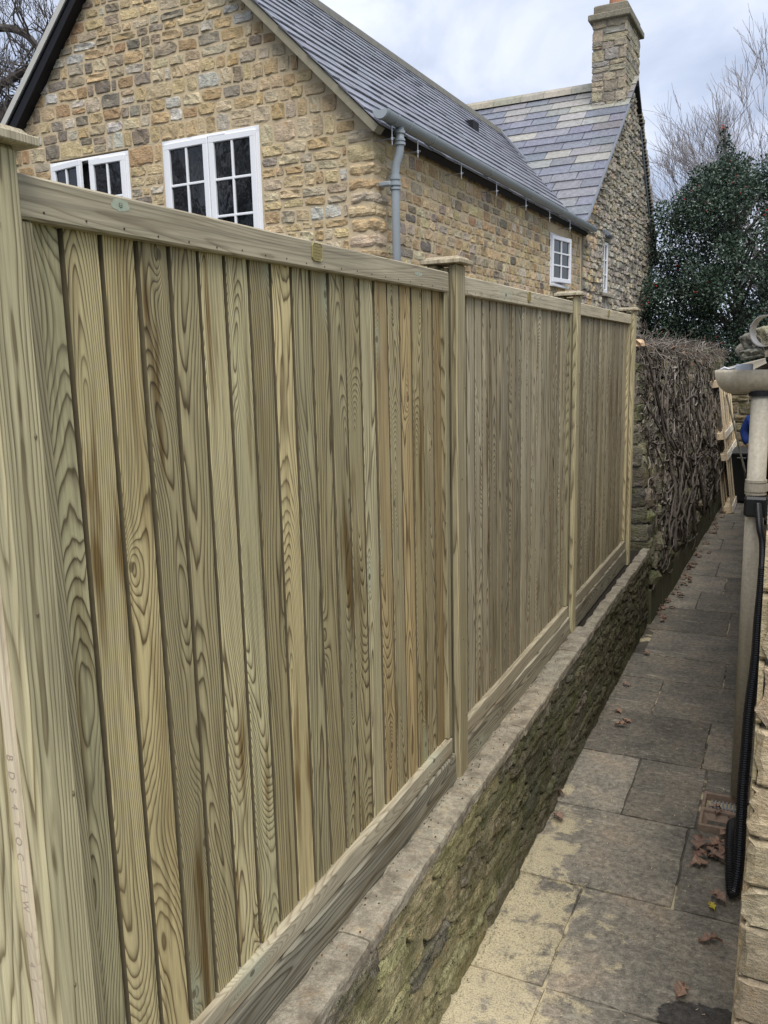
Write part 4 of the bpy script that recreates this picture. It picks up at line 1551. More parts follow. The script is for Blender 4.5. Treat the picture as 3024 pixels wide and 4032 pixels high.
o = link('chimney_cap', mb.mesh('chimney_cap', M['chim']), ch, color=(0.22, 0.20, 0.15))
mb = MB()
px, py = -0.30, 10.2
mb.tube([(px, py, CZ1 + .25), (px, py, CZ1 + .32), (px, py, CZ1 + .75), (px, py, CZ1 + .78), (px, py, CZ1 + .83)], [0.15, 0.145, 0.125, 0.15, 0.15], 16)
link('chimney_pot', mb.mesh('chimney_pot', M['terracotta']), ch)
mb = MB()
mb.rbox(CX0 - .04, CX1 - .1, CY0 - .06, CY0 + .02, 6.30, 6.42, 0.02)
link('flashing', mb.mesh('flashing', M['oldmortar']), ch)

# ------------------------------------------------------------------ the creeper-covered garden wall
def xf(y, z):
    return 0.105 + 0.021 * (y - 4.45) - 0.135 * max(0.0, z - 0.62) + 0.02 * mnoise.noise(Vector((y * 1.7, z * 2.2, 4.0)))


gwl = thing('garden_wall', 'tall leaning rubble garden wall at the end of the fence, covered in bare creeper', 'wall', (0, 4.45, 0))
rg = random.Random(41)
mb = MB()
YS = [4.45 + i * 0.28 for i in range(31)]
ZS = [-0.1 + i * 0.155 for i in range(17)]
top = lambda y: 2.40 - 0.012 * (y - 4.45) + 0.03 * mnoise.noise(Vector((y * 1.1, 0, 0)))
P, F = [], []
for y in YS:
    for z in ZS:
        zz = min(z, top(y))
        P.append((xf(y, zz) - 0.03 + 0.025 * mnoise.noise(Vector((y * 6, z * 7, 1))), y - 4.45, zz))
    P.append((-0.62, y - 4.45, top(y)))
    P.append((-0.62, y - 4.45, -0.1))
W = len(ZS) + 2
for i in range(len(YS) - 1):
    for j in range(W):
        F.append((i * W + j, (i + 1) * W + j, (i + 1) * W + (j + 1) % W, i * W + (j + 1) % W))
F.append(tuple(range(W))[::-1])
mb.poly(P, F)
gcore = mb.build('wall_core', M['oldmortar'], gwl)


def gcol(a, z, r):
    c = [(0.18, 0.16, 0.125), (0.13, 0.118, 0.092), (0.23, 0.205, 0.15), (0.16, 0.16, 0.09)][r.randrange(4)]
    return jitc(c, r, 0.25, 0.06)


# end face stones (face -y), seen beside the last post
er = []
z = 0.5
while z < 2.36:
    h = rg.uniform(0.09, 0.2)
    b = xf(4.45, z + h / 2)
    a = b - rg.uniform(0.24, 0.34)
    er.append((a + .004, b, z + .004, z + h - .004))
    er.append((a - 0.3, a - .004, z + .004, z + h - .004))
    z += h
lay(gcore, Matrix.Translation((0, 4.45, 0)), frame((1, 0, 0), (0, 1, 0), (0, 0, 1), (0, -0.005, 0)), er, gcol, M['moss'], M['moss_j'], rg, 60, (0.015, 0.04), pool=FINE, poolname='fine')
fr_ = rubble(0.35, 2.3, (0.10, 0.2), (0.14, 0.36), 0.012, lambda a, b: [(4.48, 12.4)], rg, 0.2)
mb = MB()
for rc in fr_:
    yc, zc = (rc[0] + rc[1]) / 2, (rc[2] + rc[3]) / 2
    fm = frame((0, 1, 0), (-1, 0, 0), (0, 0, 1), (xf(yc, zc) - 0.022, -4.45, 0)) @ Matrix.Translation((0, 0, 0))
    Pu, Fu = UNITS[rg.randrange(20)]
    m = stone_mtx(fm, rc, rg.uniform(0.015, 0.05))
    c = gcol(yc, zc, rg)
    if zc > 1.0:
        c = tuple(x * 1.05 for x in c)
    mb.poly([m @ Vector(p) for p in Pu], Fu, c)
mb.build('wall_stones', M['moss_j'], gcore, kind='stuff')
mb = MB()
for i in range(14):
    y = i * 0.6
    x1 = xf(4.45 + y, 0) + 0.012
    mb.poly([(x1 - .12, y + .02, -.1), (x1 + .005, y + .02, -.1), (x1, y + .02, .30), (x1 - .12, y + .02, .34), (x1 - .10, y + .62, -.1), (x1 + .018, y + .62, -.1), (x1 + .013, y + .62, .30), (x1 - .10, y + .62, .34)],
            [(0, 1, 2, 3), (7, 6, 5, 4), (1, 5, 6, 2), (2, 6, 7, 3), (0, 4, 5, 1), (3, 7, 4, 0)])
o = mb.build('plinth', simple('green cement plinth', (0.105, 0.105, 0.06), 0.95, var=0.45, scale=7, bump=0.4), gcore)
# loose pale coping stone on the end of the wall
tag(link('loose_stone', unit_mesh(UNITS, 3, M['cream'], 'u'), None, Matrix.Translation((-0.12, 4.56, 2.425)) @ Matrix.Diagonal((0.17, 0.06, 0.06, 1)), (0.62, 0.45, 0.28)),
    'pale loose stone lying on the near end of the creeper wall', 'stone')

vine = thing('climbing_plant', 'leafless climbing creeper with tangled woody stems over the garden wall', 'plant', (0, 4.9, 0))
rv = random.Random(51)


def vine_path(y, z, dy, dz, n, step, curl=0.5, off=0.03):
    pts = []
    a = math.atan2(dz, dy)
    for i in range(n):
        pts.append((xf(y, z) + off + 0.02 * mnoise.noise(Vector((y * 5, z * 5, i * .3))), y - 4.9, z))
        a += rv.uniform(-curl, curl)
        y += math.cos(a) * step * 2.6
        z += math.sin(a) * step
        if z > 2.5 or z < 0.12 or y < 4.47 or y > 12.6:
            break
    return pts


for (y, z, n, r0) in ((5.55, 0.42, 26, 0.024), (7.1, 0.3, 26, 0.018), (6.2, 0.5, 22, 0.013), (8.0, 0.35, 24, 0.016), (9.4, 0.3, 22, 0.018)):
    p = vine_path(y, z, 0.02, 1, n, 0.085, 0.12, 0.045)
    mb = MB()
    mb.tube(p, [r0 * (1 - 0.6 * i / len(p)) for i in range(len(p))], 7)
    link('main_stem', mb.mesh('main_stem', M['vine'], True), vine)
mb, ml = MB(), MB()
for i in range(46):
    p = vine_path(rv.uniform(4.9, 11.5), rv.uniform(.4, 1.6), rv.uniform(-.5, .5), 1, rv.randint(9, 20), .07, .45, .05)
    if len(p) > 3:
        r0 = rv.uniform(.010, .019)
        mb.tube(p, [r0 * (1 - .75 * k / len(p)) for k in range(len(p))], 6)
for i in range(1150):
    y = 4.5 + (rv.random() ** 1.25) * 7.6
    z = rv.uniform(0.35, 2.4)
    if y < 4.9 and rv.random() < 0.5:
        continue
    if z < 0.8 and rv.random() < 0.5:
        continue
    up = rv.random() < 0.3
    p = vine_path(y, z, rv.uniform(-1.6, 1.6), 1 if rv.random() < 0.5 else -1, rv.randint(5, 15), rv.uniform(0.025, 0.06), 0.4 if up else 1.15, rv.uniform(0.0, 0.045))
    if len(p) < 3:
        continue
    r0 = rv.choice((0.0025, 0.003, 0.004, 0.005, 0.006, 0.009, 0.012))
    (ml if rv.random() < 0.22 else mb).tube(p, [r0 * (1 - 0.5 * k / len(p)) for k in range(len(p))], 4)
for i in range(900):      # tangle hanging over the top
    y = rv.uniform(4.55, 12.4)
    zt = top(y)
    p0 = Vector((xf(y, zt) + rv.uniform(-0.24, 0.02), y - 4.9, zt + rv.uniform(-0.05, 0.03)))
    d = Vector((rv.uniform(-.3, .8), rv.uniform(-.8, .8), rv.uniform(-.2, .8))).normalized()
    pts = [p0]
    for k in range(rv.randint(4, 8)):
        d = (d + Vector((rv.uniform(-.6, .6), rv.uniform(-.6, .6), rv.uniform(-.75, .45)))).normalized()
        pts.append(pts[-1] + d * 0.045)
    (ml if rv.random() < 0.3 else mb).tube(pts, [0.004 * (1 - .5 * k / len(pts)) for k in range(len(pts))], 4)
mb.build('twigs', M['vine'], vine, kind='stuff')
ml.build('pale_twigs', M['vinelight'], vine, kind='stuff')
mb = MB()
for i in range(500):
    y = rv.uniform(5.0, 12.4)
    zt = top(y)
    c = Vector((xf(y, zt) + rv.uniform(-0.2, 0.09), y - 4.9, zt + rv.uniform(-0.16, 0.07)))
    a = Vector((rv.uniform(-1, 1), rv.uniform(-1, 1), rv.uniform(-1, 1))) * 0.028
    b = Vector((rv.uniform(-1, 1), rv.uniform(-1, 1), rv.uniform(-1, 1))) * 0.028
    mb.poly([c, c + a, c + a + b, c + b], [(0, 1, 2, 3)])
mb.build('dead_leaves', simple('vine dead leaf', (0.20, 0.125, 0.085), 0.9, var=0.4), vine, kind='stuff')

# ------------------------------------------------------------------ the right-hand side: near wall, outbuilding with gutter and downpipe
nw = thing('boundary_wall', 'cream sandstone block wall end at the right edge of the picture', 'wall', (1.05, -0.7, 0))
MB().box(0.035, 0.75, 0.02, 2.0, -0.1, 2.05).build('wall_core', M['mortar'], nw)
rn = random.Random(61)
z, k = -0.05, 0
while z < 2.05:
    h = rn.uniform(0.12, 0.19)
    x0 = -0.003 + 0.020 * (z - 0.5)
    wd_ = (0.34, 0.22)[k % 2]
    for (a, b) in ((x0, x0 + wd_), (x0 + wd_, 0.75)):
        P, Fq = FINE[rn.randrange(len(FINE))]
        m = stone_mtx(Matrix.Identity(4), (a + .003, b - .003, z + .003, z + h - .003), rn.uniform(0.014, 0.022))
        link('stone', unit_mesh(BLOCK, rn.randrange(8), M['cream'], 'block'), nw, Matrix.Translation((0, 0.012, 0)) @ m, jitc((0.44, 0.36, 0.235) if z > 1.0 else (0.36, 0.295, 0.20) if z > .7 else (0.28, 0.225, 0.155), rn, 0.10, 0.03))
    # return face along the path, behind the corner
    lb = MB().rbox(x0 - 0.002, 0.02, 0.012, 0.5 if k % 2 else 0.34, z + .004, z + h - .004, 0.01)
    link('stone', lb.mesh('stone', M['cream']), nw, color=jitc((0.42, 0.335, 0.21), rn, 0.12, 0.03))
    z += h
    k += 1

ob = thing('outbuilding', 'low outbuilding with stone roof tiles, beige gutter corner and beige downpipe', 'building', (1.08, 1.72, 0))
MB().box(0.0, 3.2, 0.0, 9.0, -0.1, 2.22).build('wall', M['mortar'], ob)
rt = random.Random(71)
# hipped roof planes
hx, hy, hz = 1.4, 1.4, 1.15
E0 = (-0.18, -0.26, 2.30)
mb = MB()
P = [E0, (3.4, -0.26, 2.30), (3.4, 9.2, 2.30), (-0.18, 9.2, 2.30), (-0.18 + hx, -0.26 + hy, 2.30 + hz), (-0.18 + hx, 9.2, 2.30 + hz), (3.4 - hx, -0.26 + hy, 2.30 + hz), (3.4 - hx, 9.2, 2.30 + hz)]
mb.poly(P, [(0, 1, 6, 4), (0, 4, 5, 3), (1, 2, 7, 6), (4, 6, 7, 5), (0, 3, 2, 1)])
orf = mb.build('roof', M['oldmortar'], ob)
sl = math.atan2(hz, hy)
for row in range(1, 4):
    n_ = 3
    for i in range(6):
        s0 = row * 0.2
        x = -0.24 + row * 0.16 + i * 0.27 + rt.uniform(-.02, .02)
        m = Matrix.Translation((x, -0.30 + s0 * math.cos(sl), 2.285 + 0.03 + s0 * math.sin(sl))) @ Matrix.Rotation(sl - 0.10, 4, 'X') @ Matrix.Rotation(rt.uniform(-.05, .05), 4, 'Y')
        link('roof_tile', unit_mesh(FINE, rt.randrange(10), M['tile_j'], 'fine'), orf,
             m @ Matrix.Translation((0.13, 0.14, 0.012)) @ frame((1, 0, 0), (0, 0, -1), (0, 1, 0)) @ Matrix.Diagonal((0.26, 0.026, 0.30, 1)), jitc((0.20, 0.185, 0.145), rt, 0.2, 0.04))
for i in range(5):      # tiles of the path side, seen edge on
    m = Matrix.Translation((-0.22, -0.12 + i * 0.27, 2.32)) @ Matrix.Rotation(-(sl - 0.1), 4, 'Y')
    link('roof_tile', unit_mesh(FINE, rt.randrange(10), M['tile_j'], 'fine'), orf,
         m @ Matrix.Translation((0.15, 0.13, 0.012)) @ frame((0, 1, 0), (0, 0, -1), (-1, 0, 0)) @ Matrix.Diagonal((0.26, 0.026, 0.30, 1)), jitc((0.20, 0.185, 0.145), rt, 0.2, 0.04))
# rough upright hip stones at the corner
for (dx, dy, dz, ww, hh, tl, c) in ((-0.205, -0.20, 2.375, 0.085, 0.085, -0.5, (0.17, 0.165, 0.14)), (-0.150, -0.19, 2.395, 0.12, 0.10, -0.25, (0.25, 0.235, 0.16)),
                                (-0.205, -0.29, 2.318, 0.105, 0.045, -0.22, (0.15, 0.15, 0.125)), (-0.075, -0.29, 2.325, 0.12, 0.05, 0.1, (0.24, 0.22, 0.14))):
    link('hip_stone', unit_mesh(FINE, rt.randrange(10), M['tile_j'], 'fine'), orf,
         Matrix.Translation((dx + ww / 2, dy, dz)) @ Matrix.Rotation(tl, 4, 'Y') @ Matrix.Diagonal((ww, 0.05, hh, 1)), c)
# gutter turning the corner
G0x, G0y, GTz, GRr = 0.885 - 1.08, 1.565 - 1.72, 2.243, 0.118
mb = MB()
seg = 28
for run in (0, 1):
    P, F = [], []
    for k in range(seg + 1):
        a = math.pi + math.pi * k / seg
        for q, rr_ in enumerate((GRr, GRr - 0.004)):
            cu, cz = rr_ * math.cos(a), GTz + rr_ * math.sin(a)
            cx_ = cu * 0.72 - 0.033
            if run == 0:     # along x, mitred end
                P.append((G0x + cx_, G0y + cu, cz))
                P.append((2.6, G0y + cu, cz))
            else:            # along y
                P.append((G0x + cx_, G0y + cu, cz))
                P.append((G0x + cx_, 8.8, cz))
    for k in range(seg):
        b = k * 4
        F += [(b, b + 1, b + 5, b + 4), (b + 2, b + 6, b + 7, b + 3)]
    F += [(0, 2, 3, 1), (seg * 4, seg * 4 + 1, seg * 4 + 3, seg * 4 + 2)]
    mb.poly(P, F)
og = mb.build('gutter', M['beige'], ob, smooth=True)
for i in range(9):      # leaves and clips in the gutter
    me = MB().poly([(0, 0, 0), (0.05, 0.012, 0.012), (0.085, 0.0, 0.03), (0.04, -0.02, 0.02)], [(0, 1, 2, 3)]).mesh('gutter_leaf', M['deadleaf'])
    link('gutter_leaf', me, og, Matrix.Translation((G0x + 0.06 + i * 0.018, G0y - 0.05 + rt.uniform(-.03, .05), GTz - 0.01 + rt.uniform(-.01, .02))) @ Matrix.Rotation(rt.uniform(-1, 1), 4, 'Z') @ Matrix.Rotation(rt.uniform(-.6, .2), 4, 'Y'))
mb = MB()
mb.rbox(G0x - 0.03, G0x + 0.045, G0y - 0.05, G0y + 0.03, GTz - 0.02, GTz + 0.026, 0.006)
link('gutter_clip', mb.mesh('gutter_clip', M['whiteplastic']), og, Matrix.Rotation(0.0, 4, 'Y'))
mb = MB()
mb.tube([(G0x - .095, G0y - .06, GTz + .002), (G0x - .08, G0y - .06, GTz + .012), (G0x - .06, G0y - .06, GTz + .004), (G0x - .03, G0y - .06, GTz + .012)], 0.005, 6)
link('gutter_clip', mb.mesh('gutter_clip', M['whiteplastic']), og)
PX, PY = 0.972 - 1.08, 1.54 - 1.72
mb = MB()
mb.tube([(PX, PY, 2.13), (PX, PY, 0.05)], 0.0435, 20)
opn = mb.build('downpipe', M['beige'], ob, smooth=True)
mb = MB()
mb.tube([(PX, PY, 2.118), (PX, PY, 2.14)], 0.055, 20)
link('outlet', mb.mesh('outlet', M['black_and_shade']), opn)
for (z0, z1, r) in ((1.700, 1.712, 0.050), (1.655, 1.695, 0.0515), (1.640, 1.650, 0.050)):
    mb = MB()
    mb.tube([(PX, PY, z0), (PX, PY, z1)], r, 20)
    link('pipe_clip', mb.mesh('pipe_clip', M['beige']), opn)
mb = MB()
mb.box(PX + 0.04, PX + 0.2, PY - 0.012, PY + 0.012, 1.658, 1.692)
link('pipe_bracket', mb.mesh('pipe_bracket', M['beige']), opn)

# black junction box and corrugated cable hose
ho = thing('cable_hose', 'black corrugated cable hose hanging from a black box on the beige downpipe', 'hose', (0.985, 1.44, 0.0))
mb = MB()
mb.rbox(-0.061, 0.048, 0.03, 0.165, 1.535, 1.635, 0.012)
link('junction_box', mb.mesh('junction_box', M['black']), ho)
HP = [(0.988, 1.46, 1.604), (1.003, 1.395, 1.50), (1.02, 1.375, 1.418), (1.024, 1.298, 1.251), (1.021, 1.221, 1.088), (1.021, 1.143, 0.928), (1.008, 1.04, 0.719), (1.006, 0.963, 0.568), (1.003, 0.886, 0.421),
      (1.005, 0.809, 0.279), (1.006, 0.731, 0.142), (0.999, 0.685, 0.06), (0.990, 0.665, 0.036), (0.981, 0.70, 0.07), (0.974, 0.75, 0.13), (0.967, 0.84, 0.18), (0.966, 0.95, 0.193), (0.975, 1.06, 0.15)]


def spline(pts, n):
    pts = [Vector(p) for p in pts]
    out = []
    for i in range(len(pts) - 1):
        p0, p1, p2, p3 = pts[max(i - 1, 0)], pts[i], pts[i + 1], pts[min(i + 2, len(pts) - 1)]
        for k in range(n):
            t = k / n
            out.append(0.5 * ((2 * p1) + (p2 - p0) * t + (2 * p0 - 5 * p1 + 4 * p2 - p3) * t * t + (3 * p1 - p0 - 3 * p2 + p3) * t ** 3))
    out.append(pts[-1])
    return out


sp = spline(HP, 40)
ln = [0.0]
for i in range(1, len(sp)):
    ln.append(ln[-1] + (sp[i] - sp[i - 1]).length)
npt = int(ln[-1] / 0.0033)
res, rad, j = [], [], 0
for i in range(npt):
    L_ = ln[-1] * i / (npt - 1)
    while j < len(ln) - 2 and ln[j + 1] < L_:
        j += 1
    t = (L_ - ln[j]) / max(1e-6, ln[j + 1] - ln[j])
    res.append(sp[j].lerp(sp[j + 1], t) - Vector((0.985, 1.44, 0)))
    base_r = 0.0165 + 0.0065 * min(1.0, max(0.0, (L_ - 0.25) / 0.6))
    rad.append(base_r + (0.0018 if i % 3 else -0.0014) * (1 if L_ > 0.32 else 0.1))
mb = MB()
mb.tube(res, rad, 12)
link('hose', mb.mesh('hose', M['black']), ho)

# galvanised ring lying on the roof corner
mb = MB()
P, F = [], []
for k in range(32):
    a = 2 * math.pi * k / 32
    for (r, d) in ((0.072, -0.022), (0.072, 0.022), (0.067, 0.022), (0.067, -0.022)):
        P.append((r * math.cos(a), d, r * math.sin(a)))
for k in range(32):
    for q in range(4):
        F.append((k * 4 + q, k * 4 + (q + 1) % 4, ((k + 1) % 32) * 4 + (q + 1) % 4, ((k + 1) % 32) * 4 + q))
mb.poly(P, F)
rgo = link('metal_ring', mb.mesh('metal_ring', simple('dull steel ring', (0.42, 0.40, 0.38), 0.45, 0.6, var=0.3, scale=9)), None,
           Matrix.Translation((0.985, 1.38, 2.418)) @ Matrix.Rotation(math.radians(-30), 4, 'Z') @ Matrix.Rotation(math.radians(6), 4, 'Y'))
tag(rgo, 'dull metal pipe ring resting on the stone roof corner above the gutter', 'ring')

# drain gully
dg_ = thing('drain_gully', 'rusty square drain gully with iron grating at the foot of the downpipe', 'drain', (0.80, 1.20, 0.0))
mb = MB()
for (x0, x1, y0, y1) in ((0, .20, 0, .016), (0, .20, .158, .184), (0, .20, .336, .352), (0, .017, .0165, .1575), (0, .017, .1845, .3355), (.183, .20, .0165, .1575), (.183, .20, .1845, .3355)):
    mb.rbox(x0, x1, y0, y1, -0.05, 0.030, 0.004)
mb.build('frame', M['rust'], dg_)
mb = MB()
mb.poly([(.017, .0165, .012), (.183, .0165, .012), (.183, .1575, .012), (.017, .1575, .012), (.05, .05, -.03), (.16, .05, -.03), (.16, .12, -.03), (.05, .12, -.03)],
        [(0, 1, 5, 4), (1, 2, 6, 5), (2, 3, 7, 6), (3, 0, 4, 7)])
mb.build('dish', M['rust'], dg_)
MB().box(0.045, 0.165, 0.045, 0.125, -0.034, -0.031).build('dish_slot', M['black_and_shade'], dg_)
MB().box(0.017, 0.183, 0.185, 0.335, -0.05, -0.035).build('pit', M['black_and_shade'], dg_)
for i in range(7):
    mb = MB().rbox(0.040 + i * 0.018, 0.049 + i * 0.018, 0.188, 0.322, -0.012, 0.004, 0.001)
    mb.build('grate_bar', M['iron'], dg_)
MB().rbox(0.034, 0.166, 0.25, 0.258, -0.011, 0.003, 0.001).build('cross_bar', M['iron'], dg_)

# ------------------------------------------------------------------ things at the far end of the path
pal = thing('timber_pallet', 'long raw timber pallet frame leaning against the creeper wall', 'pallet', (0.38, 10.25, 0.0))
lean = math.atan2(0.26, 1.95)
LM = Matrix.Rotation(-lean, 4, 'Y')
for zc in (0.05, 0.83, 1.14, 1.90):
    mb = MB().rbox(-0.046, 0.046, -1.15, 1.15, -0.05, 0.05, 0.003)
    # long timber axis along local Z for the grain: build along z, then turn
    mb = MB()
    mb.rbox(-0.05, 0.05, -0.046, 0.046, 0, 2.2, 0.003)
    link('bearer', mb.mesh('bearer', M['raw']), pal, LM @ Matrix.Translation((0, 0, zc)) @ FY)
for (yy, ww) in ((0.0, 0.032), (0.34, 0.05), (0.8, 0.05), (1.2, 0.05), (1.7, 0.05), (2.17, 0.022)):
    for sx_ in (-1, 1):
        mb = MB()
        mb.rbox(-ww, ww, -0.009, 0.009, 0, 1.95, 0.002)
        link('slat', mb.mesh('slat', M['raw']), pal, LM @ Matrix.Translation((sx_ * 0.0565, yy + 0.03, 0.0)) @ FX)
for zc in (0.06, 0.84, 1.15):
    mb = MB()
    mb.rbox(-0.05, 0.05, -0.008, 0.008, 0, 2.2, 0.002)
    link('face_board', mb.mesh('face_board', M['planed']), pal, LM @ Matrix.Translation((0.075, 0.0, zc)) @ FY)
st = MB()
st.rbox(-0.018, 0.018, -0.012, 0.012, 0, 1.75, 0.003)
d = Vector((-0.42, 0.1, 1.55)).normalized()
q = d.to_track_quat('Z', 'Y').to_matrix().to_4x4()
stk = link('timber_stick', st.mesh('timber_stick', M['gboard']), None, Matrix.Translation((0.70, 10.9, 0.02)) @ q)
tag(stk, 'thin weathered timber stick leaning behind the pallet', 'stick')

bi = thing('storage_bin', 'dark plastic bin by the end wall, mostly hidden behind the downpipe', 'bin', (0.62, 11.5, 0))
mb = MB()
mb.poly([(-.26, -.28, .04), (.26, -.28, .04), (.26, .28, .04), (-.26, .28, .04), (-.31, -.33, .76), (.31, -.33, .76), (.31, .33, .76), (-.31, .33, .76)],
        [(3, 2, 1, 0), (4, 5, 6, 7), (0, 1, 5, 4), (1, 2, 6, 5), (2, 3, 7, 6), (3, 0, 4, 7)])
mb.build('body', M['black'], bi)
MB().rbox(-.33, .33, -.36, .36, .762, .82, 0.02).build('lid', simple('dark grey lid', (0.05, 0.052, 0.056), 0.5), bi)
MB().rbox(-.2, .2, -.375, -.340, .70, .735, 0.01).build('handle', M['black'], bi)
for sx_ in (-.22, .22):
    mb = MB()
    mb.tube([(sx_ - .03, .25, .08), (sx_ + .03, .25, .08)], 0.08, 14)
    mb.build('wheel', M['black'], bi)

ew = thing('end_wall', 'rough rubble stone wall closing the far end of the path', 'wall', (0, 12.9, 0))
MB().box(-0.2, 3.0, 0.0, 0.4, -0.1, 2.0).build('wall_core', M['oldmortar'], ew)
re_ = random.Random(81)
lay(ew, Matrix.Translation((0, 12.9, 0)), Matrix.Identity(4), rubble(0.0, 2.0, (0.12, 0.24), (0.2, 0.45), 0.02, lambda a, b: [(-0.1, 1.6)], re_), lambda a, z, r: jitc((0.23, 0.19, 0.125), r, 0.3), M['moss'], M['moss_j'], re_, 60, (0.03, 0.06), pool=FINE, poolname='fine')


# ------------------------------------------------------------------ person
def skin_part(name, joints, edges, radii, mat, parent, sub=2):
    me = bpy.data.meshes.new(name)
    me.from_pydata(joints, edges, [])
    me.materials.append(mat)
    o = link(name, me, parent)
    md = o.modifiers.new('Skin', 'SKIN')
    md.use_smooth_shade = True
    for i, r in enumerate(radii):
        sv = me.skin_vertices[0].data[i]
        sv.radius = r if hasattr(r, '__len__') else (r, r)
        sv.use_root = (i == 0)
    sd = o.modifiers.new('Sub', 'SUBSURF')
    sd.levels = sd.render_levels = sub
    return o


per = thing('person', 'person in blue jacket and dark trousers standing behind the beige downpipe', 'person', (0.80, 9.7, 0.0))
J = [(0, 0, .95), (0, 0, 1.15), (0, 0, 1.38), (0, 0, 1.50), (0, -.01, 1.60), (0, -.015, 1.71),
     (-.17, 0, 1.42), (-.235, .03, 1.24), (-.15, -.07, 1.04), (.17, 0, 1.42), (.21, .01, 1.15), (.22, -.05, .92),
     (-.09, 0, .88), (-.11, -.01, .50), (-.12, .02, .09), (.09, 0, .88), (.11, -.01, .50), (.12, .02, .09), (-.12, -.13, .04), (.12, -.13, .04)]
Eb = [(0, 1), (1, 2), (2, 3), (3, 4), (4, 5), (2, 6), (6, 7), (7, 8), (2, 9), (9, 10), (10, 11), (0, 12), (12, 13), (13, 14), (0, 15), (15, 16), (16, 17), (14, 18), (17, 19)]
Rb = [(.14, .10), (.13, .10), (.14, .10), .055, .085, (.08, .09), .055, .042, .03, .055, .042, .03, .085, .06, .04, .085, .06, .04, .035, .035]
skin_part('body', J, Eb, Rb, M['skin'], per)
skin_part('jacket', [J[0], J[1], J[2], (0, 0, 1.47), J[6], J[7], (-.17, -.055, 1.075), J[9], J[10], (.217, -.04, .96)], [(0, 1), (1, 2), (2, 3), (2, 4), (4, 5), (5, 6), (2, 7), (7, 8), (8, 9)],
          [(.175, .13), (.165, .125), (.17, .125), .075, .078, .065, .052, .078, .065, .052], M['blue'], per)
skin_part('trousers', [(0, 0, .94), (-.09, 0, .86), J[13], (-.12, .02, .12), (.09, 0, .86), J[16], (.12, .02, .12)], [(0, 1), (1, 2), (2, 3), (0, 4), (4, 5), (5, 6)], [(.16, .12), .105, .08, .065, .105, .08, .065], M['trouser'], per)
for s_ in (-1, 1):
    for dz in (0.0,):
        tube = MB()
        base = J[8] if s_ < 0 else J[11]
        for k in range(4):      # fingers
            a = Vector(base) + Vector((0.012 * (k - 1.5), -0.02, -0.03))
            tube.tube([a, a + Vector((0.01 * -s_, -0.02, -0.03)), a + Vector((0.02 * -s_, -0.025, -0.06 + 0.004 * abs(k - 1)))], [.009, .0085, .006], 6)
        a = Vector(base) + Vector((-0.03 * s_, -0.01, -0.01))
        tube.tube([a, a + Vector((-.02 * s_, -.02, -.02)), a + Vector((-.022 * s_, -.03, -.045))], [.011, .010, .007], 6)
        tube.build('fingers', M['skin'], per, smooth=True)
skin_part('hair', [(0, .005, 1.735), (0, .04, 1.70), (0, .055, 1.64)], [(0, 1), (1, 2)], [(.085, .09), (.085, .07), (.06, .04)], M['hair'], per)
hd = MB()
hd.tube([(0, -.095, 1.70), (0, -.125, 1.672), (0, -.10, 1.660)], [.010, .016, .010], 6)
hd.build('nose', M['skin'], per, smooth=True)
for s_ in (-1, 1):
    MB().tube([(s_ * .034, -.093, 1.708), (s_ * .034, -.101, 1.708)], .010, 8).build('eye', M['ink'], per)
    MB().tube([(s_ * .088, .0, 1.70), (s_ * .092, .012, 1.67)], .016, 6).build('ear', M['skin'], per)
    MB().rbox(s_ * .12 - .045, s_ * .12 + .045, -.19, .08, 0.0, .08, .02).build('shoe', M['black'], per)
MB().rbox(-.026, .026, -.101, -.09, 1.626, 1.634, .003).build('mouth', M['ink'], per)
MB().rbox(0.06, 0.14, -.140, -.128, 1.32, 1.345, .002).build('jacket_print', M['whiteplastic'], per)


# ------------------------------------------------------------------ trees
def grow(mb, p, d, r, L, depth, r_, bend=0.25, spread=0.6, up=0.12, kids=(2, 3), minr=0.004, nseg=4, ratio=(0.62, 0.85)):
    pts, rad = [p.copy()], [r]
    dd = d.copy()
    for i in range(nseg):
        dd = (dd + Vector((r_.uniform(-bend, bend), r_.uniform(-bend, bend), r_.uniform(-bend, bend) + up))).normalized()
        pts.append(pts[-1] + dd * (L / nseg))
        rad.append(max(minr * .7, r * (1 - 0.42 * (i + 1) / nseg)))
    mb.tube(pts, rad, 6 if r > 0.03 else 4 if r > 0.012 else 3, cap=False)
    if depth <= 0:
        return
    for k in range(r_.randint(*kids)):
        i = r_.randint(max(1, nseg - 2), nseg) if k < 2 else r_.randint(1, nseg)
        q = (dd + Vector((r_.uniform(-1, 1), r_.uniform(-1, 1), r_.uniform(-.6, 1))) * spread).normalized()
        grow(mb, pts[i], q, max(minr, rad[i] * r_.uniform(0.55, 0.8)), L * r_.uniform(*ratio), depth - 1, r_, bend, spread, up, kids, minr, nseg, ratio)


bt = thing('bare_tree', 'tall leafless tree with fine pale twigs rising behind the holly', 'tree', (0.35, 25.0, -0.1))
r_ = random.Random(92)
mt, mc = MB(), MB()
mt.tube([(0, 0, 0), (0.1, 0, 2.5), (-0.05, 0.1, 4.2), (0.0, 0, 5.2)], [0.22, 0.18, 0.15, 0.13], 10)
mt.build('trunk', M['bark'], bt)
for k in range(22):
    a = k * 2.4 + 0.4
    e = (0.15, 0.55, 1.0, 0.35, 0.8)[k % 5] + r_.uniform(-.12, .12)
    d = Vector((math.cos(a) * math.cos(e), math.sin(a) * math.cos(e), math.sin(e)))
    grow(mc, Vector((0.0, 0.0, r_.uniform(3.6, 5.2))), d, 0.06, 1.75, 6, r_, 0.16, 0.46, 0.05, (2, 3), 0.006, 3, (0.70, 0.86))
mc.build('crown', M['twig'], bt)

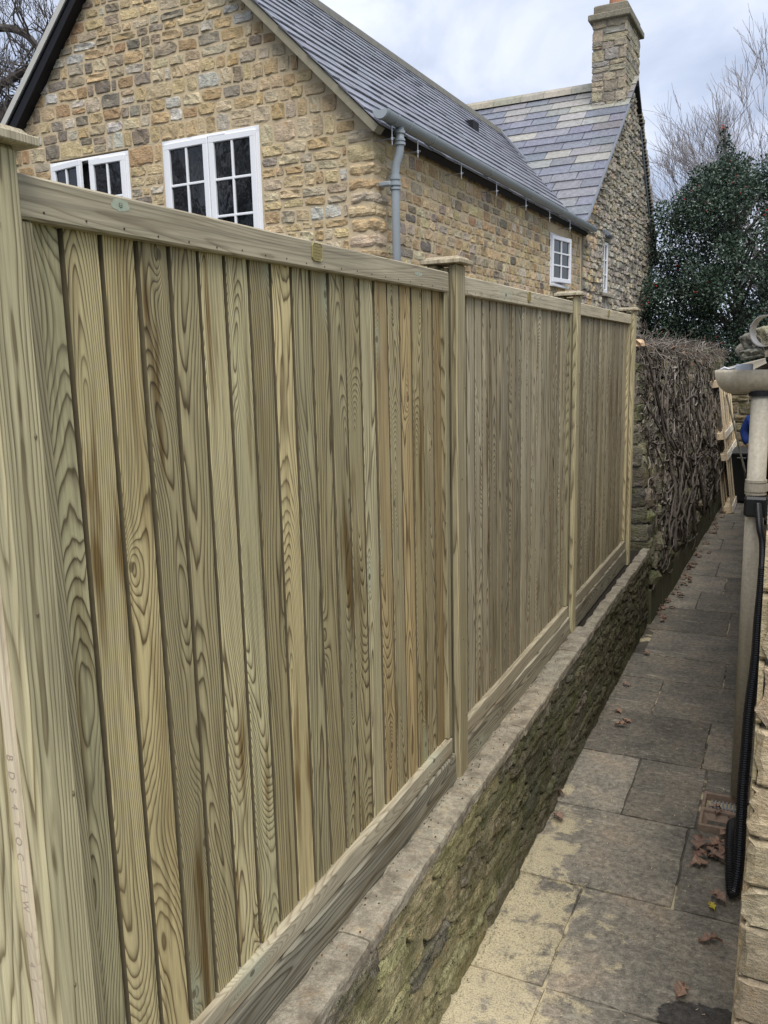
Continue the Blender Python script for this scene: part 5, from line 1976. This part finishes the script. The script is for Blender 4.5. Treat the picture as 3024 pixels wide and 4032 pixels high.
lt = thing('bare_tree', 'dark gnarled leafless tree at the upper left behind the cottage', 'tree', (-14.4, 9.0, -0.1))
r_ = random.Random(93)
mt, mc = MB(), MB()
mt.tube([(0, 0, 0), (0.05, 0, 2.0), (0.2, 0, 4.0), (0.5, -.1, 5.6), (0.7, -.1, 6.8), (0.8, 0, 8.0)], [0.40, 0.36, 0.31, 0.26, 0.22, 0.16], 10)
for pts, r0 in (([(0.8, 0, 7.6), (1.5, 0, 8.2), (2.2, 0, 8.46), (2.9, 0, 8.30), (3.35, 0, 7.85), (3.65, 0, 7.2), (3.75, 0, 6.6)], 0.085),
                ([(0.6, -.1, 6.4), (1.3, 0, 7.0), (2.0, 0, 7.45), (2.6, .05, 7.62), (3.25, .1, 7.85), (3.7, .1, 8.0)], 0.10),
                ([(0.5, 0, 5.6), (1.2, .2, 6.5), (1.9, .2, 6.95), (2.5, .2, 7.35), (3.2, .3, 7.5)], 0.12),
                ([(0.5, 0, 5.4), (1.2, -.2, 6.0), (1.9, -.2, 6.5), (2.5, -.2, 6.62), (3.1, -.2, 6.9)], 0.10),
                ([(0.7, 0, 7.8), (1.4, 0, 8.9), (2.3, 0, 9.3), (3.0, 0, 9.9)], 0.07)):
    sp_ = spline(pts, 5)
    mt.tube(sp_, [r0 * (1 - .55 * i / len(sp_)) for i in range(len(sp_))], 8)
    for k in range(30):
        i = r_.randint(4, len(sp_) - 1)
        d = Vector((r_.uniform(-.8, .8), r_.uniform(-.8, .8), r_.uniform(-.7, 1.2))).normalized()
        grow(mc, sp_[i], d, 0.020, 0.50, 3, r_, 0.28, 0.6, 0.08, (2, 3), 0.0055, 4, (0.6, 0.85))
mt.build('trunk', M['bark'], lt)
mc.build('crown', M['bark'], lt)

rt_ = thing('bare_tree', 'leafless tree mirrored in the cottage window panes', 'tree', (-17.0, -14.0, -0.1))
r_ = random.Random(97)
mt, mc = MB(), MB()
mt.tube([(0, 0, 0), (0.1, 0, 2.5), (0.0, 0.1, 4.2), (0.1, 0, 5.6)], [0.38, 0.32, 0.28, 0.24], 8)
mt.build('trunk', M['bark'], rt_)
for k in range(15):
    a = k * 2.4
    e = (0.2, 0.7, 1.15, 0.45)[k % 4]
    d = Vector((math.cos(a) * math.cos(e), math.sin(a) * math.cos(e), math.sin(e)))
    grow(mc, Vector((0.0, 0.0, r_.uniform(2.6, 5.4))), d, 0.16, 2.6, 4, r_, 0.2, 0.5, 0.05, (2, 3), 0.02, 4, (0.65, 0.88))
mc.build('crown', M['bark'], rt_)

# holly: dense glossy evergreen, leaf by leaf in clumps
hl = thing('holly_tree', 'dense dark green holly tree with a few red berries behind the creeper wall', 'tree', (0.15, 15.6, -0.1))
r_ = random.Random(95)
mt = MB()
mt.tube([(0, 0, 0), (0.05, 0, 1.5), (-.05, .05, 3.4), (-.30, 0, 5.2), (-.46, 0, 6.75)], [0.16, 0.13, 0.10, 0.05, 0.012], 8)
HC = []
for k in range(420):
    z = 1.3 + 4.6 * (k + r_.random()) / 420
    if z < 4.7:
        R = 1.62 + 0.14 * math.sin(z * 2.1)
    else:
        R = 1.62 * math.sqrt(max(0.0, 1 - ((z - 4.7) / 1.25) ** 2)) * 0.95 + 0.05
    a = r_.uniform(0, 2 * math.pi)
    R *= 1.0 + 0.16 * mnoise.noise(Vector((math.cos(a) * 2, math.sin(a) * 2, z * 1.3)))
    rr = R * (r_.random() ** 0.38)
    HC.append((Vector((math.cos(a) * rr * 1.05, math.sin(a) * rr * 0.9, z)), r_.uniform(0.20, 0.36)))
for k in range(60):     # low outer boughs on the cottage side
    HC.append((Vector((r_.uniform(-1.75, -.4), r_.uniform(-1.2, .6), r_.uniform(1.6, 3.9))), r_.uniform(.2, .34)))
for k in range(20):     # thin leading shoot
    t = k / 19
    HC.append((Vector((-.28 - .2 * t + r_.uniform(-.3, .3) * (1 - t) ** .8, r_.uniform(-.25, .25) * (1 - t), 5.5 + 1.2 * t)), 0.16 * (1 - t) + 0.06))
for k in range(0, 420, 5):
    c = HC[k][0]
    mt.tube([(-.1 * c.z / 6, 0, max(0.8, c.z - 0.9)), tuple(Vector((-.05, 0, c.z - .3)).lerp(c, 0.5)), tuple(c)], [0.03, 0.018, 0.006], 4, cap=False)
mt.build('trunk', M['bark'], hl)
mb, mbb = MB(), MB()
for c, cr in HC:
    front = c.y < 0.55
    for i in range(int((230 if front else 170) * (cr / 0.30) ** 1.7)):
        q = Vector((r_.gauss(0, 1), r_.gauss(0, 1), r_.gauss(0, .9)))
        q = q.normalized() * cr * (r_.random() ** 0.4)
        p = c + q
        L = r_.uniform(0.040, 0.072)
        d = (q.normalized() + Vector((r_.uniform(-1, 1), r_.uniform(-1, 1), r_.uniform(-.7, 1)))).normalized()
        s = d.cross(Vector((r_.uniform(-1, 1), r_.uniform(-1, 1), r_.uniform(-1, 1)))).normalized() * L * 0.36
        n = d.cross(s).normalized() * L * 0.14
        mb.poly([p, p + d * L * .5 + s + n, p + d * L, p + d * L * .5 - s + n], [(0, 1, 2), (0, 2, 3)])
    if front and r_.random() < 0.07:
        for b in range(5):
            p = c + Vector((r_.uniform(-1, 1), -abs(r_.gauss(0, .6)) - .5, r_.uniform(-1, 1))).normalized() * cr * 0.98
            mbb.tube([p - Vector((0, 0, .012)), p, p + Vector((0, 0, .012))], [.006, .017, .006], 6)
mb.build('crown', M['holly'], hl, kind='stuff')
mbb.build('berries', M['berry'], hl, kind='stuff')


# ------------------------------------------------------------------ dead leaves and small litter on the path
def leaf_mesh(seed, mat):
    r = random.Random(seed)
    n = 9
    L = 0.075
    P = []
    for i in range(n):
        t = i / (n - 1)
        w = 0.019 * math.sin(math.pi * t) ** 0.7 * (1.0 + 0.55 * math.cos(t * 6 * math.pi)) + 0.0015
        z = 0.010 + 0.014 * math.sin(t * math.pi) + r.uniform(-.004, .006)
        P += [(-w * r.uniform(.8, 1.2), L * t, z + r.uniform(0.002, .014)), (0, L * t, z - 0.004), (w * r.uniform(.8, 1.2), L * t, z + r.uniform(0.002, .014))]
    F = []
    for i in range(n - 1):
        for k in (0, 1):
            F.append((i * 3 + k, i * 3 + k + 1, (i + 1) * 3 + k + 1, (i + 1) * 3 + k))
    mb = MB()
    mb.poly(P, F)
    mb.tube([(0, -.022, .006), (0, 0, .008)], .0012, 4)
    return mb.mesh('dead_leaf', mat)


LEAF = [leaf_mesh(s, M['deadleaf']) for s in range(6)]
rl = random.Random(101)


def leaf(x, y, label, group=None, sc=1.0, z=0.0, mesh=None, cat='leaf'):
    m = Matrix.Translation((x, y, z + 0.001)) @ Matrix.Rotation(rl.uniform(0, 6.28), 4, 'Z') @ Matrix.Rotation(rl.uniform(-.15, .15), 4, 'X') @ Matrix.Rotation(rl.uniform(-.2, .2), 4, 'Y') @ Matrix.Diagonal((sc, sc, sc, 1))
    o = link('dead_leaf', mesh or LEAF[rl.randrange(6)], None, m)
    return tag(o, label, cat, group)


for i in range(16):
    x, y = rl.uniform(0.845, 0.965), rl.uniform(0.93, 1.16)
    leaf(x, y, 'brown dead leaf in the heap in front of the drain gully', 'leaves heaped by the gully', rl.uniform(.8, 1.2), 0.004 * (i % 5))
leaf(0.835, 1.09, 'large curled brown leaf at the left of the heap by the gully', None, 1.5)
for i in range(3):
    leaf(rl.uniform(.86, .97), rl.uniform(1.37, 1.42), 'brown dead leaf lying on the iron grating', 'leaves on the grating', .8, 0.006)
leaf(0.80, 0.85, 'single brown leaf on the slab in front of the leaf heap', None, 1.15)
leaf(0.97, 0.60, 'brown lobed leaf lying below the end of the black hose', None, 1.2)
leaf(0.975, 0.35, 'curled brown leaf against the near sandstone wall end', None, 1.25)
leaf(0.86, 0.05, 'star-shaped brown leaf on the big near slab beside the wet patch', None, 1.0)
o = leaf(0.905, 0.60, 'small yellow leaf on the path below the black hose', None, .7)
o.data = leaf_mesh(77, M['yellowleaf'])
o.name = 'yellow_leaf'
for (x, y, lab) in ((0.125, 1.25, 'brown leaf against the low wall beside the slab joint'), (0.12, 1.03, 'dark curled leaf at the foot of the low wall, nearest of those there'),
                    (0.21, 2.23, 'nearest of three brown leaves together on a slab by the low wall'), (0.24, 2.34, 'middle of three brown leaves together on a slab by the low wall'), (0.17, 2.49, 'farthest of three brown leaves together on a slab by the low wall'),
                    (0.13, 2.96, 'lone brown leaf by the low wall beyond the three leaves'), (0.17, 3.69, 'larger brown leaf at the low wall opposite the dark metal cover slab')):
    leaf(x, y, lab, None, rl.uniform(.8, 1.15))
for i in range(46):
    y = rl.uniform(4.4, 10.3)
    x = xf(y, 0) + 0.03 + abs(rl.gauss(0, 0.05))
    leaf(x, y, 'brown leaf drifted along the foot of the creeper wall', 'leaves along the creeper wall', rl.uniform(.7, 1.15))
mb = MB()
for i in range(130):      # crumbs of soil, grit and wood shavings
    y = rl.uniform(-1.2, 1.9)
    x = -0.005 + 0.075 * rl.random() ** 2
    s = rl.uniform(.001, .0028)
    z = 0.697
    mb.box(x, x + s * 1.6, y, y + s * 2, z, z + s)
mb.build('grit', simple('brown grit', (0.085, 0.062, 0.045), 1.0, var=0.5), low, kind='stuff')
mb = MB()
for i in range(160):
    x, y = rl.uniform(0.12, 1.0), rl.uniform(-.5, 2.6)
    a = rl.uniform(0, 3.14)
    L, wv = rl.uniform(.004, .014), .0012
    c, s = math.cos(a), math.sin(a)
    mb.poly([(x - s * wv, y + c * wv, .004), (x + s * wv, y - c * wv, .004), (x + c * L + s * wv, y + s * L - c * wv, .006), (x + c * L - s * wv, y + s * L + c * wv, .006)], [(0, 1, 2, 3)])
mb.build('wood_shavings', simple('wood shaving', (0.62, 0.52, 0.33), 0.9), path, kind='stuff')
mb = MB()
for i in range(420):      # moss tufts and small weeds in the angle of wall and path
    y = rl.uniform(-.6, 3.6)
    x = 0.108 + abs(rl.gauss(0, 0.008))
    h = rl.uniform(.006, .02)
    a = rl.uniform(-1, 1) * .006
    mb.poly([(x, y - .003, 0), (x, y + .003, 0), (x + a + .004, y + a, h)], [(0, 1, 2)])
mb.build('moss_tufts', M['greenleaf'], low, kind='stuff')
